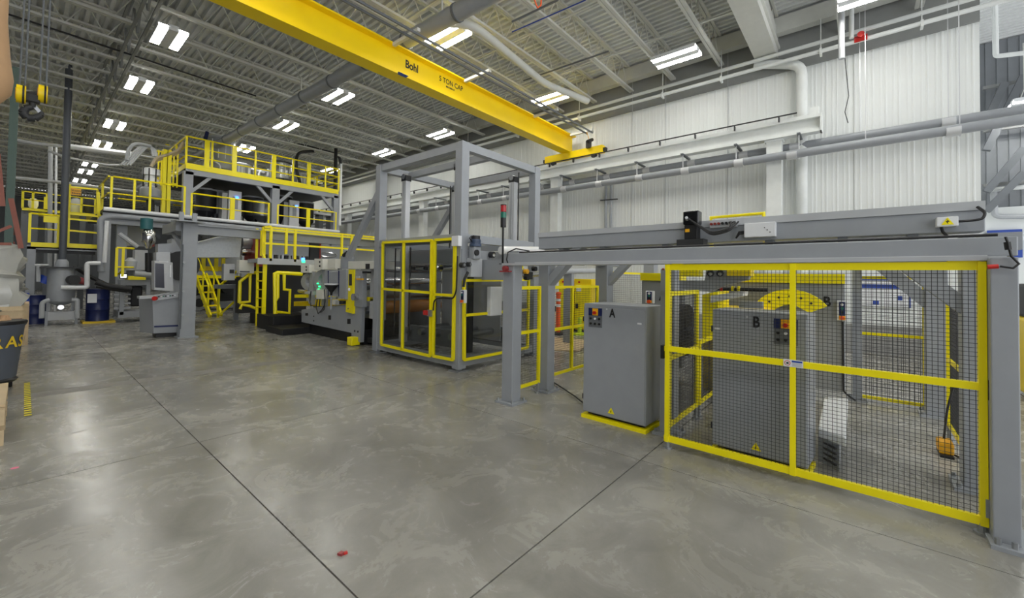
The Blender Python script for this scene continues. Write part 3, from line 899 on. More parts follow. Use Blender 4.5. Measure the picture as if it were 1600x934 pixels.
for px in (1110, 1125):
    MB().cyl(P(px, 427, 'X', 4.7), P(px, 427, 'X', 4.6), .035, 12).cyl(P(px, 414, 'X', 4.63), P(px, 427, 'X', 4.63), .02, 8).build('air_cylinder', 'black', us, True)
    MB().cyl(P(px, 428, 'X', 4.6), P(px, 428, 'X', 4.58), .018, 10).build('piston', 'chrome', us, True)
MB().tube([P(1150, 408, 'X', 5.2), P(1166, 404, 'X', 5.2), P(1182, 416, 'X', 5.2), P(1190, 422, 'X', 5.2), P(1205, 410, 'X', 5.2)], .015, 6).build('air_hose', 'panel_white', us)
tag(MB().lathe((0, 0, 0), [(.05, 0), (.31, 0), (.31, .16), (.05, .16)], 36).build('film_roll', 'rubber', smooth=True),
    'large dark film roll behind the mesh panel beside the letter B cabinet', 'roll')
fr = bpy.data.objects['film_roll']
fr.rotation_euler = (math.pi / 2, 0, 0)
fr.location = (5.17, 1.74, .80)
t = thing('roll_stand', 'grey stand with a shaft carrying the dark film roll', 'stand', (5.17, 1.7, 0))
MB().cyl((5.17, 1.50, .80), (5.17, 1.92, .80), .045, 12).build('shaft', 'steel', t, True)
for yy in (1.86,):
    MB().box(5.07, 5.27, yy - .03, yy + .03, 0, .86).build('pedestal', 'grey_dark', t)
t = thing('unwind_station', 'grey and yellow unwind station marked A behind the letter A cabinet', 'machine', (6.2, 2.4, 0))
MB().box(6.28, 6.42, 2.0, 2.62, .10, 1.385).build('side_plate', 'grey', t, bevel=.01)
MB().box(6.22, 6.46, 2.0, 2.62, 1.385, 1.50).build('top_guard', 'yellow', t)
q = P(1035, 463, 'X', 6.27)
text('A', 'black', t, (6.275, q.y + .05, q.z - .06), (0, -1, 0), (0, 0, 1), .115, 'letter', bold=.03, narrow=.8)
# pendants
def pendant(label, p, X, w_, h_):
    t = thing('push_button_station', label, 'control box', tuple(p))
    MB().box(X - .05, X, p.y - w_ / 2, p.y + w_ / 2, p.z - h_ / 2, p.z + h_ / 2).build('housing', 'panel_white', t, bevel=.006)
    MB().box(X - .056, X - .05, p.y - w_ * .28, p.y + w_ * .28, p.z - h_ * .25, p.z + h_ * .44).build('button_strip', 'navy', t)
    for k, mt in enumerate(('panel_white', 'lamp_green_off', 'black')):
        z = p.z + h_ * (.30 - .19 * k)
        MB().cyl((X - .056, p.y, z), (X - .066, p.y, z), w_ * .15, 10).build('button', mt, t, True)
    MB().box(X - .056, X - .05, p.y - w_ * .3, p.y + w_ * .3, p.z - h_ * .46, p.z - h_ * .26).build('stop_plate', 'amber', t)
    MB().cyl((X - .056, p.y, p.z - h_ * .36), (X - .08, p.y, p.z - h_ * .36), w_ * .22, 12).build('stop_button', 'orange', t, True)
    return t
pb = pendant('white push button box on the grey plate marked B', P(1316, 485, 'X', 6.27), 6.28, .10, .235)
MB().tube([P(1317, 503, 'X', 6.26), P(1318, 610, 'X', 6.26), P(1322, 615, 'X', 6.2), P(1337, 626, 'X', 6.2)], .01, 6).build('cable', 'black', pb)
pendant('white push button box behind the top of the letter A cabinet', P(1016, 464, 'X', 5.4), 5.42, .11, .165)
# white sloping cover with vents
t = thing('floor_conveyor', 'pale sloped machine cover with dark vents on the floor behind cabinet B', 'machine', (4.5, .2, 0))
k0, k1, k2, k3 = P(1278, 668, 'Z', .27), P(1322, 684, 'Z', .27), P(1325, 622, 'Z', .30), P(1288, 620, 'Z', .30)
MB().hexa([L3(k0, 0, 0, -.07), L3(k1, 0, 0, -.07), L3(k2, 0, 0, -.07), L3(k3, 0, 0, -.07), k0, k1, k2, k3]).build('cover', 'panel_white', t, bevel=.01)
MB().hexa([(k0.x + .05, k0.y, 0), (k1.x + .05, k1.y + .04, 0), (k2.x, k2.y + .04, 0), (k3.x, k3.y, 0),
           (k0.x + .05, k0.y, k0.z - .07), (k1.x + .05, k1.y + .04, k0.z - .07), (k2.x, k2.y + .04, k2.z - .07), (k3.x, k3.y, k3.z - .07)]).build('body', 'grey', t)
for k in range(4):
    z = .04 + k * .04
    MB().bar((k0.x + .045, k0.y - .02, z), (k1.x + .045, k1.y + .06, z), .012, .014).build('vent_slot', 'black', t)
# yellow foot pedal
t = thing('foot_pedal', 'yellow foot pedal switch with a black cord on the floor behind the fence', 'pedal', tuple(P(1478, 712, 'Z', 0)))
f0 = P(1478, 712, 'Z', 0)
MB().box(f0.x - .04, f0.x + .14, f0.y - .045, f0.y + .045, .02, .115).build('hood', 'amber', t, bevel=.015)
MB().box(f0.x - .07, f0.x + .14, f0.y - .04, f0.y + .04, 0, .022).build('sole', 'black', t)
MB().tube([L3(f0, .1, 0, .11), P(1480, 640, 'X', f0.x + .2), P(1489, 605, 'X', f0.x + .3)], .008, 6, .05).build('cord', 'black', t)
MB().tube([L3(f0, 0, -.05, .02), L3(f0, -.1, -.12, .012), L3(f0, -.2, -.1, .012), L3(f0, -.22, -.16, .012)], .008, 6, .05).build('cord', 'black', t)
# poster on the wall
t = thing('wall_poster', 'white wall poster with blue bands seen through the rear mesh gate', 'poster', tuple(P(1385, 455, 'X', 10.96)))
a, b = P(1346, 433, 'X', 10.96), P(1423, 481, 'X', 10.96)
MB().box(10.95, 10.975, a.y, b.y, b.z, a.z).build('sheet', 'panel_white', t)
hh = a.z - b.z
for z0, z1 in ((.90, 1.0), (.62, .76)):
    MB().box(10.946, 10.95, a.y, b.y, b.z + hh * z0, b.z + hh * z1).build('blue_band', 'sign_blue', t)
for py_, pz_, sw in ((.24, .06, .09), (.74, .24, .07)):
    yy = a.y + (b.y - a.y) * py_
    MB().box(10.946, 10.95, yy, yy - sw, b.z + hh * pz_, b.z + hh * (pz_ + .14)).build('blue_square', 'sign_blue', t)
MB().box(10.946, 10.95, b.y, b.y + .02, b.z, a.z).build('blue_edge', 'sign_blue', t)
# right edge beyond the column
t = thing('pallet_truck', 'yellow truck with a dark top just beyond the gantry column', 'truck', (8, -1.75, 0))
MB().box(7.7, 8.6, -2.2, -1.55, .05, 1.0).build('body', 'machine_yellow', t, bevel=.04)
MB().box(7.75, 8.55, -2.15, -1.56, 1.0, 1.42).build('hood', 'dark', t, bevel=.04)
MB().box(7.74, 7.76, -1.9, -1.58, 1.22, 1.28).build('label_plate', 'card', t)

# ================================================================== YELLOW LOCKERS, POSTS, PLYWOOD
for i, (xa, xb, lb) in enumerate(((872, 897, 'yellow safety locker with a black latch, the one beside the orange post'), (897, 924, 'yellow safety locker with a white notice on its door'))):
    a, b = P(xa, 435, 'X', 9.4), P(xb, 435, 'X', 9.4)
    t = thing('safety_locker', lb, 'locker', (9.4, a.y, 0))
    MB().box(9.42, 9.95, a.y - .01, b.y + .01, .06, 1.39).build('body', 'machine_yellow', t, bevel=.01)
    MB().box(9.40, 9.42, a.y - .03, b.y + .03, .10, 1.24).build('door', 'yellow', t)
    MB().box(9.42, 9.9, a.y - .04, b.y + .04, 0, .06).build('plinth', 'dark', t)
    yh = b.y + .1 if i == 0 else a.y - .1
    MB().box(9.37, 9.40, yh - .03, yh + .03, .62, .74).build('latch', 'black', t)
    for k in range(4 if i == 0 else 1):
        MB().box(9.412, 9.42, a.y - .12 - k * .07, a.y - .17 - k * .07, 1.28, 1.33).build('red_marking', 'red', t)
    if i:
        MB().box(9.39, 9.40, a.y - .08, a.y - .22, 1.06, 1.22).build('notice', 'panel_white', t)
t = thing('delineator_post', 'orange traffic delineator post with white bands on a black rubber base', 'post', (8.65, 5.76, 0))
MB().lathe((8.65, 5.76, 0), [(.22, 0), (.22, .035), (.15, .05), (.06, .06)], 8).build('base', 'rubber', t)
MB().cyl((8.65, 5.76, .05), (8.65, 5.76, .97), .055, 14).build('tube', 'orange', t, True)
for z in (.68, .82):
    MB().cyl((8.65, 5.76, z), (8.65, 5.76, z + .07), .057, 14).build('white_band', 'panel_white', t, True)
MB().lathe((8.65, 5.76, .97), [(.055, 0), (.07, .02), (.07, .06), (.03, .09)], 14).build('top', 'orange', t, True)
t = thing('delineator_post', 'low lime green post behind the mesh fence near the lockers', 'post', (9.0, 5.35, 0))
MB().lathe((9.0, 5.35, 0), [(.2, 0), (.2, .03), (.1, .05)], 12).build('base', 'lime', t)
MB().cyl((9.0, 5.35, .04), (9.0, 5.35, .42), .05, 12).build('tube', 'lime', t, True)
t = thing('wooden_post', 'thin orange barrier post beside the yellow lockers', 'post', tuple(P(866, 520, 'Z', 0)))
q = P(866, 520, 'Z', 0)
MB().cyl(q, L3(q, 0, 0, .55), .02, 8).build('shaft', 'amber', t, True)
MB().box(q.x - .05, q.x + .05, q.y - .05, q.y + .05, .55, .68).build('reader', 'black', t)
t = thing('plywood_sheet', 'pale plywood sheet lying on the floor before the yellow lockers', 'board', (7.6, 4.9, 0))
c = [P(857, 546, 'Z', .02), P(905, 548, 'Z', .02), P(925, 531, 'Z', .02), P(862, 527, 'Z', .02)]
MB().hexa([L3(p, 0, 0, -.018) for p in c] + c).build('board', 'wood', t)

# ================================================================== TALL LIFT FRAME (CAGE)
tw = thing('lift_frame', 'tall grey open steel frame with silver guide columns beside the film machine', 'frame', (5.1, 5.65, 0))
X0, X1, Y0, Y1, TZ = 4.2, 6.0, 4.55, 6.72, 3.42
for X, Y in ((X0, Y0), (X0, Y1), (X1, Y0), (X1, Y1)):
    o = MB().box(X - .075, X + .075, Y - .075, Y + .075, .04, TZ).build('post', 'grey', tw, bevel=.006)
    MB().box(X - .11, X + .11, Y - .11, Y + .11, 0, .02).cyl((X, Y, .02), (X, Y, .06), .05, 10).build('foot', 'galv', o)
for z, hh in ((TZ - .06, .12), (1.98, .12), (.13, .12)):
    for X in (X0, X1):
        MB().box(X - .06, X + .06, Y0 + .07, Y1 - .07, z - hh / 2, z + hh / 2).build('rail', 'grey', tw)
    for Y in (Y0, Y1):
        MB().box(X0 + .07, X1 - .07, Y - .06, Y + .06, z - hh / 2, z + hh / 2).build('rail', 'grey', tw)
MB().box(X0 + .55, X0 + .65, Y0, Y1, TZ - .13, TZ - .02).build('rail', 'grey', tw)
for X, Y in ((4.55, 5.0), (4.5, 6.38), (5.75, 4.85), (5.7, 6.35)):
    o = MB().box(X - .05, X + .05, Y - .06, Y + .06, .2, TZ - .28).build('guide_column', 'alu', tw, label='silver guide column')
    MB().box(X - .055, X - .05, Y - .02, Y + .02, .2, TZ - .3).build('track', 'grey_light', o)
    o = MB().box(X - .06, X + .06, Y - .07, Y + .07, TZ - .28, TZ - .18).build('pulley_block', 'dark', tw)
    MB().cyl((X - .07, Y, TZ - .2), (X + .07, Y, TZ - .2), .05, 12).build('pulley', 'steel', o, True)
for Y in (4.70, 6.55):
    MB().cyl((5.72, Y, 2), (5.72, Y, 3.3), .012, 6).build('chain', 'black', tw)
for X in (X0, X1):
    MB().bar((X, 6.74, 2.98), (X, 7.86, 1.76), .09, .11).build('diagonal_brace', 'grey', tw)
for Y in (5.6, 6.05):
    MB().cyl((4.35, Y + .4, 1.9), (4.35, Y + .4, .35), .012, 6).build('chain', 'black', tw)
# rollers and beams inside
t = thing('film_accumulator', 'bank of steel rollers under a grey beam inside the tall frame', 'machine', (5, 5.6, 1))
MB().box(4.55, 4.75, 4.7, 6.6, 1.62, 1.86).build('carriage', 'grey', t)
MB().box(5.55, 5.7, 4.7, 6.6, 1.62, 1.86).build('carriage', 'grey', t)
for yy in (6.4, 6.1, 5.75, 5.35, 5.0):
    r_ = MB().cyl((4.5, yy, 1.54), (5.72, yy, 1.54), .055, 14).build('roller', 'chrome', t, True)
    MB().cyl((4.46, yy, 1.54), (4.5, yy, 1.54), .03, 10).build('bearing', 'dark', r_, True)
for yy in (6.3, 5.9, 5.5, 5.1):
    MB().cyl((4.5, yy, .42), (5.72, yy, .42), .055, 14).build('roller', 'steel', t, True)
MB().box(4.6, 4.66, 4.75, 6.55, .22, .5).build('floor_beam', 'grey_dark', t)
MB().box(5.6, 5.66, 4.75, 6.55, .22, .5).build('floor_beam', 'grey_dark', t)
MB().box(5.50, 5.52, 4.9, 6.5, .26, 1.5).build('web', 'grey_light', t, label='hanging pale grey film web')
for Y in (4.75, 6.55):
    MB().box(4.55, 4.65, Y - .03, Y + .03, .2, 1.65).build('side_channel', 'dark', t)
# yellow framed doors and panes
def pane_frame(label, plane, val, quad, verts, mids, tw_=.04):
    """quad: four pixel corners (tl, tr, br, bl) on a plane; verts/mids are fractions."""
    c = [P(*q, plane, val) for q in quad]
    t = thing('safety_screen', label, 'guard', tuple(c[3]))
    ed = lambda a, b, nm: MB().bar(a, b, tw_, tw_).build(nm, 'yellow', t)
    ed(c[0], c[1], 'top_rail'), ed(c[3], c[2], 'bottom_rail'), ed(c[0], c[3], 'stile'), ed(c[1], c[2], 'stile')
    lp = lambda a, b, s: a * (1 - s) + b * s
    for s in verts:
        ed(lp(c[0], c[1], s), lp(c[3], c[2], s), 'stile')
    for z in mids:
        ed(lp(c[0], c[3], z), lp(c[1], c[2], z), 'midrail')
    n = (c[1] - c[0]).cross(c[3] - c[0]).normalized() * .006
    vv = [0] + list(verts) + [1]
    mm = [0] + list(mids) + [1]
    for a, b in zip(vv[:-1], vv[1:]):
        for d, e in zip(mm[:-1], mm[1:]):
            k = [lp(lp(c[0], c[1], a), lp(c[3], c[2], a), d), lp(lp(c[0], c[1], b), lp(c[3], c[2], b), d),
                 lp(lp(c[0], c[1], b), lp(c[3], c[2], b), e), lp(lp(c[0], c[1], a), lp(c[3], c[2], a), e)]
            MB().prism(k, n).build('pane', 'pane', t)
    return t
GX = 4.10
g1 = pane_frame('yellow framed clear guard doors closing the front of the tall frame', 'X', GX, [(598.5, 379), (675, 375.5), (672.5, 556), (596, 538)], (.46,), (.455,))
g2 = pane_frame('narrow yellow framed clear guard door beside the grey corner post', 'X', GX, [(680, 375), (711, 373), (708, 562), (677, 556)], (), (.47,))
MB().box(GX - .06, GX - .02, P(676, 488, 'X', GX).y - .02, P(676, 488, 'X', GX).y + .06, .78, .88).build('lock_body', 'galv', g2)
MB().box(GX - .08, GX - .05, P(672, 486, 'X', GX).y - .02, P(672, 486, 'X', GX).y + .07, .80, .87).build('lock_handle', 'red', g2)
MB().tube([P(677, 485, 'X', GX - .05), P(678, 468, 'X', GX - .05), P(690, 465, 'X', GX - .05), P(708, 467, 'X', GX - .05), P(713, 455, 'X', GX - .05), P(715, 400, 'X', GX - .05)], .012, 6, .08).build('lock_cable', 'black', g2)
a, b = P(709, 369, 'X', GX - .03), P(719, 384, 'X', GX - .03)
MB().box(GX - .07, GX, b.y, a.y, b.z, a.z).build('top_switch', 'panel_white', g2)
g3 = pane_frame('yellow framed clear guard on the side of the tall frame behind the gantry post', 'Y', 4.44, [(725, 438), (826, 437), (824, 543), (725, 562)], (.60,), (.44,))
pb = pendant('white push button box with blue strip on the grey corner post', P(726, 463, 'X', 4.12), 4.125, .09, .19)
t = thing('electrical_box', 'blank white electrical box mounted beside the front gantry post', 'box', tuple(P(775, 470, 'Y', 4.36)))
a, b = P(767, 448, 'Y', 4.36), P(784, 492, 'Y', 4.36)
MB().box(a.x, b.x, 4.36, 4.44, b.z, a.z).build('housing', 'panel_white', t, bevel=.005)
MB().box(a.x + .02, b.x - .02, 4.355, 4.36, b.z + .02, a.z - .02).build('lid', 'panel_white', t)
t = thing('gear_motor', 'blue grey gear motor with a black fan cap on the tall frame side', 'motor', tuple(P(743, 400, 'Y', 4.4)))
q = P(743, 376, 'Y', 4.35)
MB().cyl(L3(q, 0, 0, -.05), L3(q, 0, 0, .02), .075, 16).build('motor_body', 'motor_blue', t, True)
for k in range(5):
    MB().cyl(L3(q, 0, 0, -.045 + k * .013), L3(q, 0, 0, -.04 + k * .013), .082, 16).build('fin', 'motor_blue', t, True)
MB().cyl(L3(q, 0, 0, .02), L3(q, 0, 0, .07), .068, 16).build('fan_cap', 'black', t, True)
MB().cyl(L3(q, 0, 0, -.085), L3(q, 0, 0, -.05), .09, 16).build('flange', 'motor_blue', t, True)
MB().box(q.x - .07, q.x + .07, 4.3, 4.42, q.z - .28, q.z - .085).build('gearbox', 'grey', t, bevel=.02)
MB().cyl((q.x - .03, 4.3, q.z - .18), (q.x - .03, 4.28, q.z - .18), .045, 14).build('shaft_cover', 'black', t, True)
MB().tube([L3(q, -.07, 0, -.02), L3(q, -.12, 0, .03), L3(q, -.09, 0, .06), L3(q, -.04, 0, .07)], .01, 6).build('motor_cable', 'black', t)
a, b = P(735, 403, 'Y', 4.38), P(752, 433, 'Y', 4.38)
MB().box(a.x, b.x, 4.36, 4.46, b.z, a.z).build('bearing_arm', 'grey_light', t, bevel=.01)
for px, py, rr in ((723, 414, .04), (733, 413, .035), (769, 398, .05), (773, 413, .045)):
    k = P(px, py, 'Y', 4.4)
    MB().cyl(L3(k, 0, -.03), L3(k, 0, .04), rr, 14).build('pulley', 'dark', t, True)
    MB().cyl(L3(k, 0, -.04), L3(k, 0, -.03), rr * .6, 12).build('pulley_cap', 'chrome', t, True)
a, b = P(722, 389, 'Y', 4.46), P(768, 420, 'Y', 4.46)
MB().box(a.x, b.x, 4.46, 4.50, b.z, a.z).build('mount_plate', 'grey', t)
MB().tube([P(731, 425, 'Y', 4.38), P(726, 435, 'Y', 4.38), P(724, 448, 'Y', 4.38)], .02, 8).build('hose', 'black', t)
# white idler rollers between the frame and the gantry
t = thing('idler_rollers', 'white film rollers and sensors between the tall frame and the gantry', 'rollers', (4.8, 4.2, 1.5))
MB().cyl(P(783, 391, 'Y', 4.2), P(846, 391, 'Y', 4.2), .065, 18).build('roller', 'film', t, True)
MB().cyl((4.55, 3.95, 1.42), (6.0, 3.95, 1.50), .045, 14).build('roller', 'chrome', t, True)
MB().box(4.6, 6.2, 3.6, 3.66, 1.62, 1.72).build('bar', 'grey', t)
MB().cyl((4.6, 3.8, 1.72), (7.6, 3.8, 1.78), .05, 14).build('roller', 'film', t, True)
MB().box(4.5, 4.6, 3.75, 4.40, 1.36, 1.66).build('side_plate', 'grey', t)
MB().box(4.65, 6.0, 3.85, 3.92, 1.22, 1.26).build('tie_bar', 'yellow', t)
for k, px in enumerate((812, 826)):
    q = P(px, 424 + 6 * k, 'Y', 3.7)
    MB().box(q.x - .05, q.x + .05, 3.66, 3.76, q.z - .06, q.z + .05).build('sensor', ('grey', 'dark')[k], t)
for px, py, mt in ((813, 418, 'yellow'), (822, 424, 'amber'), (835, 420, 'black'), (823, 434, 'black')):
    q = P(px, py, 'Y', 3.62)
    MB().cyl(L3(q, 0, -.03), L3(q, 0, .03), .035, 10).build('knob', mt, t, True)
t = thing('web_roller', 'thick pale roller on two grey stands behind the gantry braces', 'machine', (5.0, 3.75, 0))
MB().box(7.55, 7.65, 4.7, 4.9, 0, 1.5).build('roller_stand', 'grey', t)
MB().box(5.75, 5.85, 4.7, 4.9, 0, 1.5).build('roller_stand', 'grey', t)
MB().tube([P(876, 424, 'Y', 4.8), P(940, 423, 'Y', 4.8)], .06, 14).build('roller', 'grey_light', t, True)

# ================================================================== FILM COATING MACHINE
cm = thing('coating_machine', 'grey film coating machine with yellow parts, rollers and white boxes', 'machine', (4.4, 8.6, 0))
MXP = 4.32
def face(pts, x, th, nm, mt, par=cm, lab=None, bev=0.0):
    return MB().prism([P(px, py, 'X', x) for px, py in pts], (th, 0, 0)).build(nm, mt, par, label=lab, bevel=bev)
def rect(x0, y0, x1, y1):
    return [(x0, y0), (x1, y0), (x1, y1), (x0, y1)]
sp = face([(471, 484), (471, 503), (549, 520), (549, 528), (563, 535), (565, 478), (545, 476), (500, 479)], MXP, .08, 'side_frame', 'grey', bev=.004)
for px, py, ww, hh in ((545, 502, 5, 8), (515, 496, 4, 7), (479, 491, 4, 4), (490, 494, 1.6, 2), (490, 501, 1.6, 2), (554, 517, 2, 3), (559, 518, 2, 3)):
    face(rect(px - ww / 2, py - hh / 2, px + ww / 2, py + hh / 2), MXP - .004, .004, 'frame_hole', 'black', sp)
face([(553, 421), (566, 423), (566, 480), (553, 478)], MXP - .02, .1, 'column_plate', 'grey', bev=.004)
yp = face([(543, 421), (553, 421), (551, 490), (540, 487)], MXP - .05, .05, 'tension_arm', 'yellow', lab='yellow slotted tension arm')
face(rect(545.2, 428, 549.6, 446), MXP - .054, .005, 'slot', 'dark', yp)
MB().cyl(P(546, 452, 'X', MXP - .05), P(546, 452, 'X', MXP - .06), .03, 12).build('roundel', 'panel_white', yp, True)
MB().cyl(P(544, 482, 'X', MXP - .05), P(544, 482, 'X', MXP - .06), .015, 8).build('bolt', 'black', yp, True)
face([(530, 421), (541, 421), (540, 468), (529.5, 464)], MXP - .1, .3, 'drive_box', 'grey', bev=.01)
rp = face([(512, 423), (529, 422), (529, 464), (511, 461)], MXP - .02, .12, 'ribbed_panel', 'grey_light')
for k in range(7):
    face(rect(513.6 + k * 2.1, 425, 514.6 + k * 2.1, 460), MXP - .03, .012, 'rib', 'grey', rp)
for px in (512, 528.4):
    face(rect(px, 423, px + 1, 463), MXP - .034, .014, 'blue_edge', 'navy', rp)
a = P(518, 442, 'X', MXP - .16)
MB().lathe((a.x, a.y, a.z - .26), [(.02, 0), (.025, .06), (.13, .20), (.13, .22)], 16).build('ink_funnel', 'black', cm, True, 'black funnel')
MB().lathe((a.x, a.y, a.z - .04), [(.135, 0), (.14, .03), (.125, .03)], 16).build('funnel_rim', 'panel_white', cm, True)
MB().cyl((a.x, a.y, a.z - .27), (a.x, a.y, a.z - .55), .018, 8).build('drain', 'grey', cm, True)
a, b = P(536.5, 400, 'X', MXP), P(536.5, 420, 'X', MXP)
MB().lathe((a.x + .1, a.y, b.z), [(.14, 0), (.14, a.z - b.z)], 18).build('air_drum', 'grey', cm, True)
MB().tube([P(537, 399, 'X', 4.3), P(543, 394, 'X', 4.3), P(546, 399, 'X', 4.3)], .04, 8).build('air_hose', 'black', cm)
for nm, r_ in (('lamp_box', (470, 413, 483, 426)), ('lamp_box', (491, 404, 504, 421)), ('lamp_box', (512, 404, 524, 419)), ('dryer_hood', (544, 408, 592, 420))):
    o = face(rect(*r_), MXP - .04, .35, nm, 'cream', bev=.006)
    if nm == 'lamp_box' and r_[0] < 500:
        xm = r_[2] - 4
        for yy in (.3, .68):
            k = P(xm, r_[1] + (r_[3] - r_[1]) * yy, 'X', MXP - .04)
            MB().cyl(k, L3(k, -.015), .022, 10).build('gland', 'black', o, True)
MB().cyl(P(474, 410, 'X', MXP + .1), P(474, 407, 'X', MXP + .1), .04, 12).build('green_beacon', 'lamp_green', cm, True, 'lit green beacon lens')
MB().cyl(P(473.6, 406.5, 'X', MXP + .1), P(473.6, 403, 'X', MXP + .1), .04, 12).build('blue_beacon', 'lamp_blue', cm, True, 'lit blue beacon lens')
for k, (px, py) in enumerate(((495, 442), (497.5, 446.5), (496, 451))):
    face(rect(px, py, px + 1.5, py + 1.7), MXP - .01, .02, 'pilot_light', 'lamp_green')
for px, py, w_, h_, mt in ((476, 455, 5, 4, 'grey_light'), (486, 455, 4, 6, 'grey_light'), (519, 468, 4, 8, 'cream'), (524, 470, 3, 6, 'grey_light'), (530, 470, 6, 5, 'dark'), (566, 424, 8, 3, 'black'), (571, 412, 6, 8, 'black'), (556, 431, 5, 4, 'grey_light')):
    face(rect(px, py, px + w_, py + h_), MXP - .05, .08, 'fitting', mt)
def arc_arm(cx, cy, w_, h_, nm):
    o_, i_ = [], []
    for k in range(9):
        t_ = math.radians(100 + 160 * k / 8)
        o_.append((cx + w_ * math.cos(t_), cy - h_ * math.sin(t_)))
        i_.append((cx + w_ * .55 * math.cos(t_) + w_ * .1, cy - h_ * .62 * math.sin(t_)))
    face(o_ + i_[::-1], MXP + .02, .1, nm, 'grey')
arc_arm(483, 440, 13, 14, 'swing_arm')
arc_arm(504, 438, 15, 17, 'swing_arm')
face([(484, 424), (489, 424), (487, 476), (482, 474)], MXP + .02, .08, 'stanchion', 'grey')
face([(504, 422), (508, 422), (507, 478), (502, 477)], MXP + .02, .08, 'stanchion', 'grey')
face(rect(494, 452, 505, 467), MXP - .08, .07, 'terminal_box', 'cream', bev=.005)
for pts in (((496, 467), (494, 480), (497, 490), (503, 484), (506, 478)), ((507, 452), (508, 470), (506, 484), (501, 488)), ((486, 455), (484, 470), (486, 478)), ((500, 467), (499, 478))):
    MB().tube([P(*p, 'X', MXP - .06) for p in pts], .011, 6).build('cable', 'black', cm)
face(rect(460, 460, 478, 465), MXP + .1, .8, 'guide_bar', 'yellow')
face(rect(488, 468, 518, 478), MXP + .1, .8, 'drip_tray', 'machine_yellow')
face(rect(459, 471, 476, 478), MXP + .2, .5, 'drip_tray', 'machine_yellow')
MB().cyl(P(468, 454, 'X', MXP + .1), P(478, 456, 'X', MXP + .1), .05, 12).build('valve_body', 'chrome', cm, True)
a = P(551, 464, 'X', MXP - .12)
MB().cyl(a, L3(a, .1), .07, 14).build('hand_wheel', 'chrome', cm, True)
a = P(563, 436, 'X', MXP - .1)
MB().bar(L3(a, 0, .12), L3(a, 0, -.1), .03).build('clamp_handle', 'amber', cm)
for k, (y_, z_, r_, mt) in enumerate(((7.25, 1.52, .06, 'chrome'), (7.0, 1.3, .06, 'chrome'), (7.2, 1.03, .09, 'steel'), (7.1, .78, .13, 'orange_film'), (7.6, 1.25, .08, 'chrome'), (8.2, 1.2, .1, 'chrome'), (8.9, 1.15, .1, 'steel'), (9.5, 1.2, .1, 'chrome'))):
    MB().cyl((4.42, y_, z_), (5.9, y_, z_), r_, 18).build('roller', mt, cm, True)
MB().box(4.42, 4.5, 6.95, 7.4, .55, 1.6).build('bearing_plate', 'grey_light', cm)
face(rect(566, 478, 593, 486), 4.5, .8, 'cross_tray', 'grey')
face(rect(566, 464, 593, 470), 4.42, .08, 'yellow_rail', 'yellow')
MB().box(5.75, 5.85, 6.95, 10.1, .3, 1.75).build('rear_frame', 'grey', cm)
MB().box(4.42, 5.85, 7.6, 10.0, .0, .30).build('base_sump', 'black', cm, label='black base sump')
MB().box(4.5, 5.8, 7.0, 7.6, .05, .14).build('base_beam', 'dark', cm)
MB().box(4.45, 5.8, 7.7, 9.9, .62, .72).build('bed', 'grey_dark', cm)
tag(MB().box(4.18, 4.36, 7.62, 7.80, .01, .17).build('foot_guard', 'yellow', bevel=.012), 'yellow block guard at the foot of the coating machine', 'guard')
# web press behind the platform
pr = thing('press_unit', 'long grey film press behind the yellow platform rail', 'machine', (6, 13.5, 0))
MB().prism([P(305, 402, 'Y', 13.0), P(375, 402, 'Y', 13.0), P(378, 368, 'Y', 13.0), P(365, 366, 'Y', 13.0), P(305, 382, 'Y', 13.0)], (0, 1.2, 0)).build('sloped_hood', 'galv', pr, label='sloped galvanised hood')
MB().prism([P(300, 381, 'Y', 12.95), P(365, 365, 'Y', 12.95), P(365, 369, 'Y', 12.95), P(300, 385, 'Y', 12.95)], (0, 1.3, 0)).build('hood_flange', 'grey', pr)
MB().cyl(P(377, 393, 'Y', 13.3), P(398, 393, 'Y', 13.3), .12, 16).build('shaft', 'chrome', pr, True)
MB().cyl(P(377, 378, 'Y', 13.3), P(395, 378, 'Y', 13.3), .18, 16).build('drum', 'galv', pr, True)
MB().box(P(397, 400, 'Y', 13).x, P(402, 400, 'Y', 13).x + .1, 12.8, 13.8, 1.6, 2.6).build('red_flange', 'machine_red', pr, label='dark red end flange')
MB().box(P(405, 400, 'Y', 13).x, P(480, 400, 'Y', 13).x, 12.9, 13.9, 1.95, 2.42).build('dryer', 'grey', pr)
MB().box(P(405, 400, 'Y', 13).x, P(480, 400, 'Y', 13).x, 12.85, 13.9, 1.4, 1.95).build('lower_bed', 'dark', pr)
for k in range(12):
    X = P(412 + k * 5.5, 395, 'Y', 12.8).x
    MB().box(X, X + .06, 12.76, 12.85, 1.72, 1.95).build('valve', ('black', 'grey', 'steel')[k % 3], pr)
MB().box(P(482, 400, 'Y', 13).x, P(497, 400, 'Y', 13).x, 12.9, 13.6, 1.7, 2.5).build('meter_panel', 'dark', pr)
MB().box(P(497, 380, 'Y', 13).x, P(499, 380, 'Y', 13).x, 12.88, 13.2, 1.8, 2.6).build('red_post', 'machine_red', pr)
MB().box(P(500, 400, 'Y', 13).x, P(540, 400, 'Y', 13).x, 13.2, 13.8, 1.7, 2.35).build('dryer', 'grey', pr)
q = P(512, 398, 'Y', 13.1)
MB().tube([L3(q, .3 * math.cos(k * .628), 0, .07 * math.sin(k * .628)) for k in range(11)], .02, 6).build('hose_ring', 'chrome', pr, True)
MB().box(P(374, 450, 'Y', 13).x, P(400, 450, 'Y', 13).x, 13.0, 13.3, .3, 1.3).build('lower_frame', 'dark', pr)
MB().box(P(405, 450, 'Y', 13).x, P(470, 450, 'Y', 13).x, 12.6, 14.0, .3, 1.4).build('lower_frame', 'black', pr)

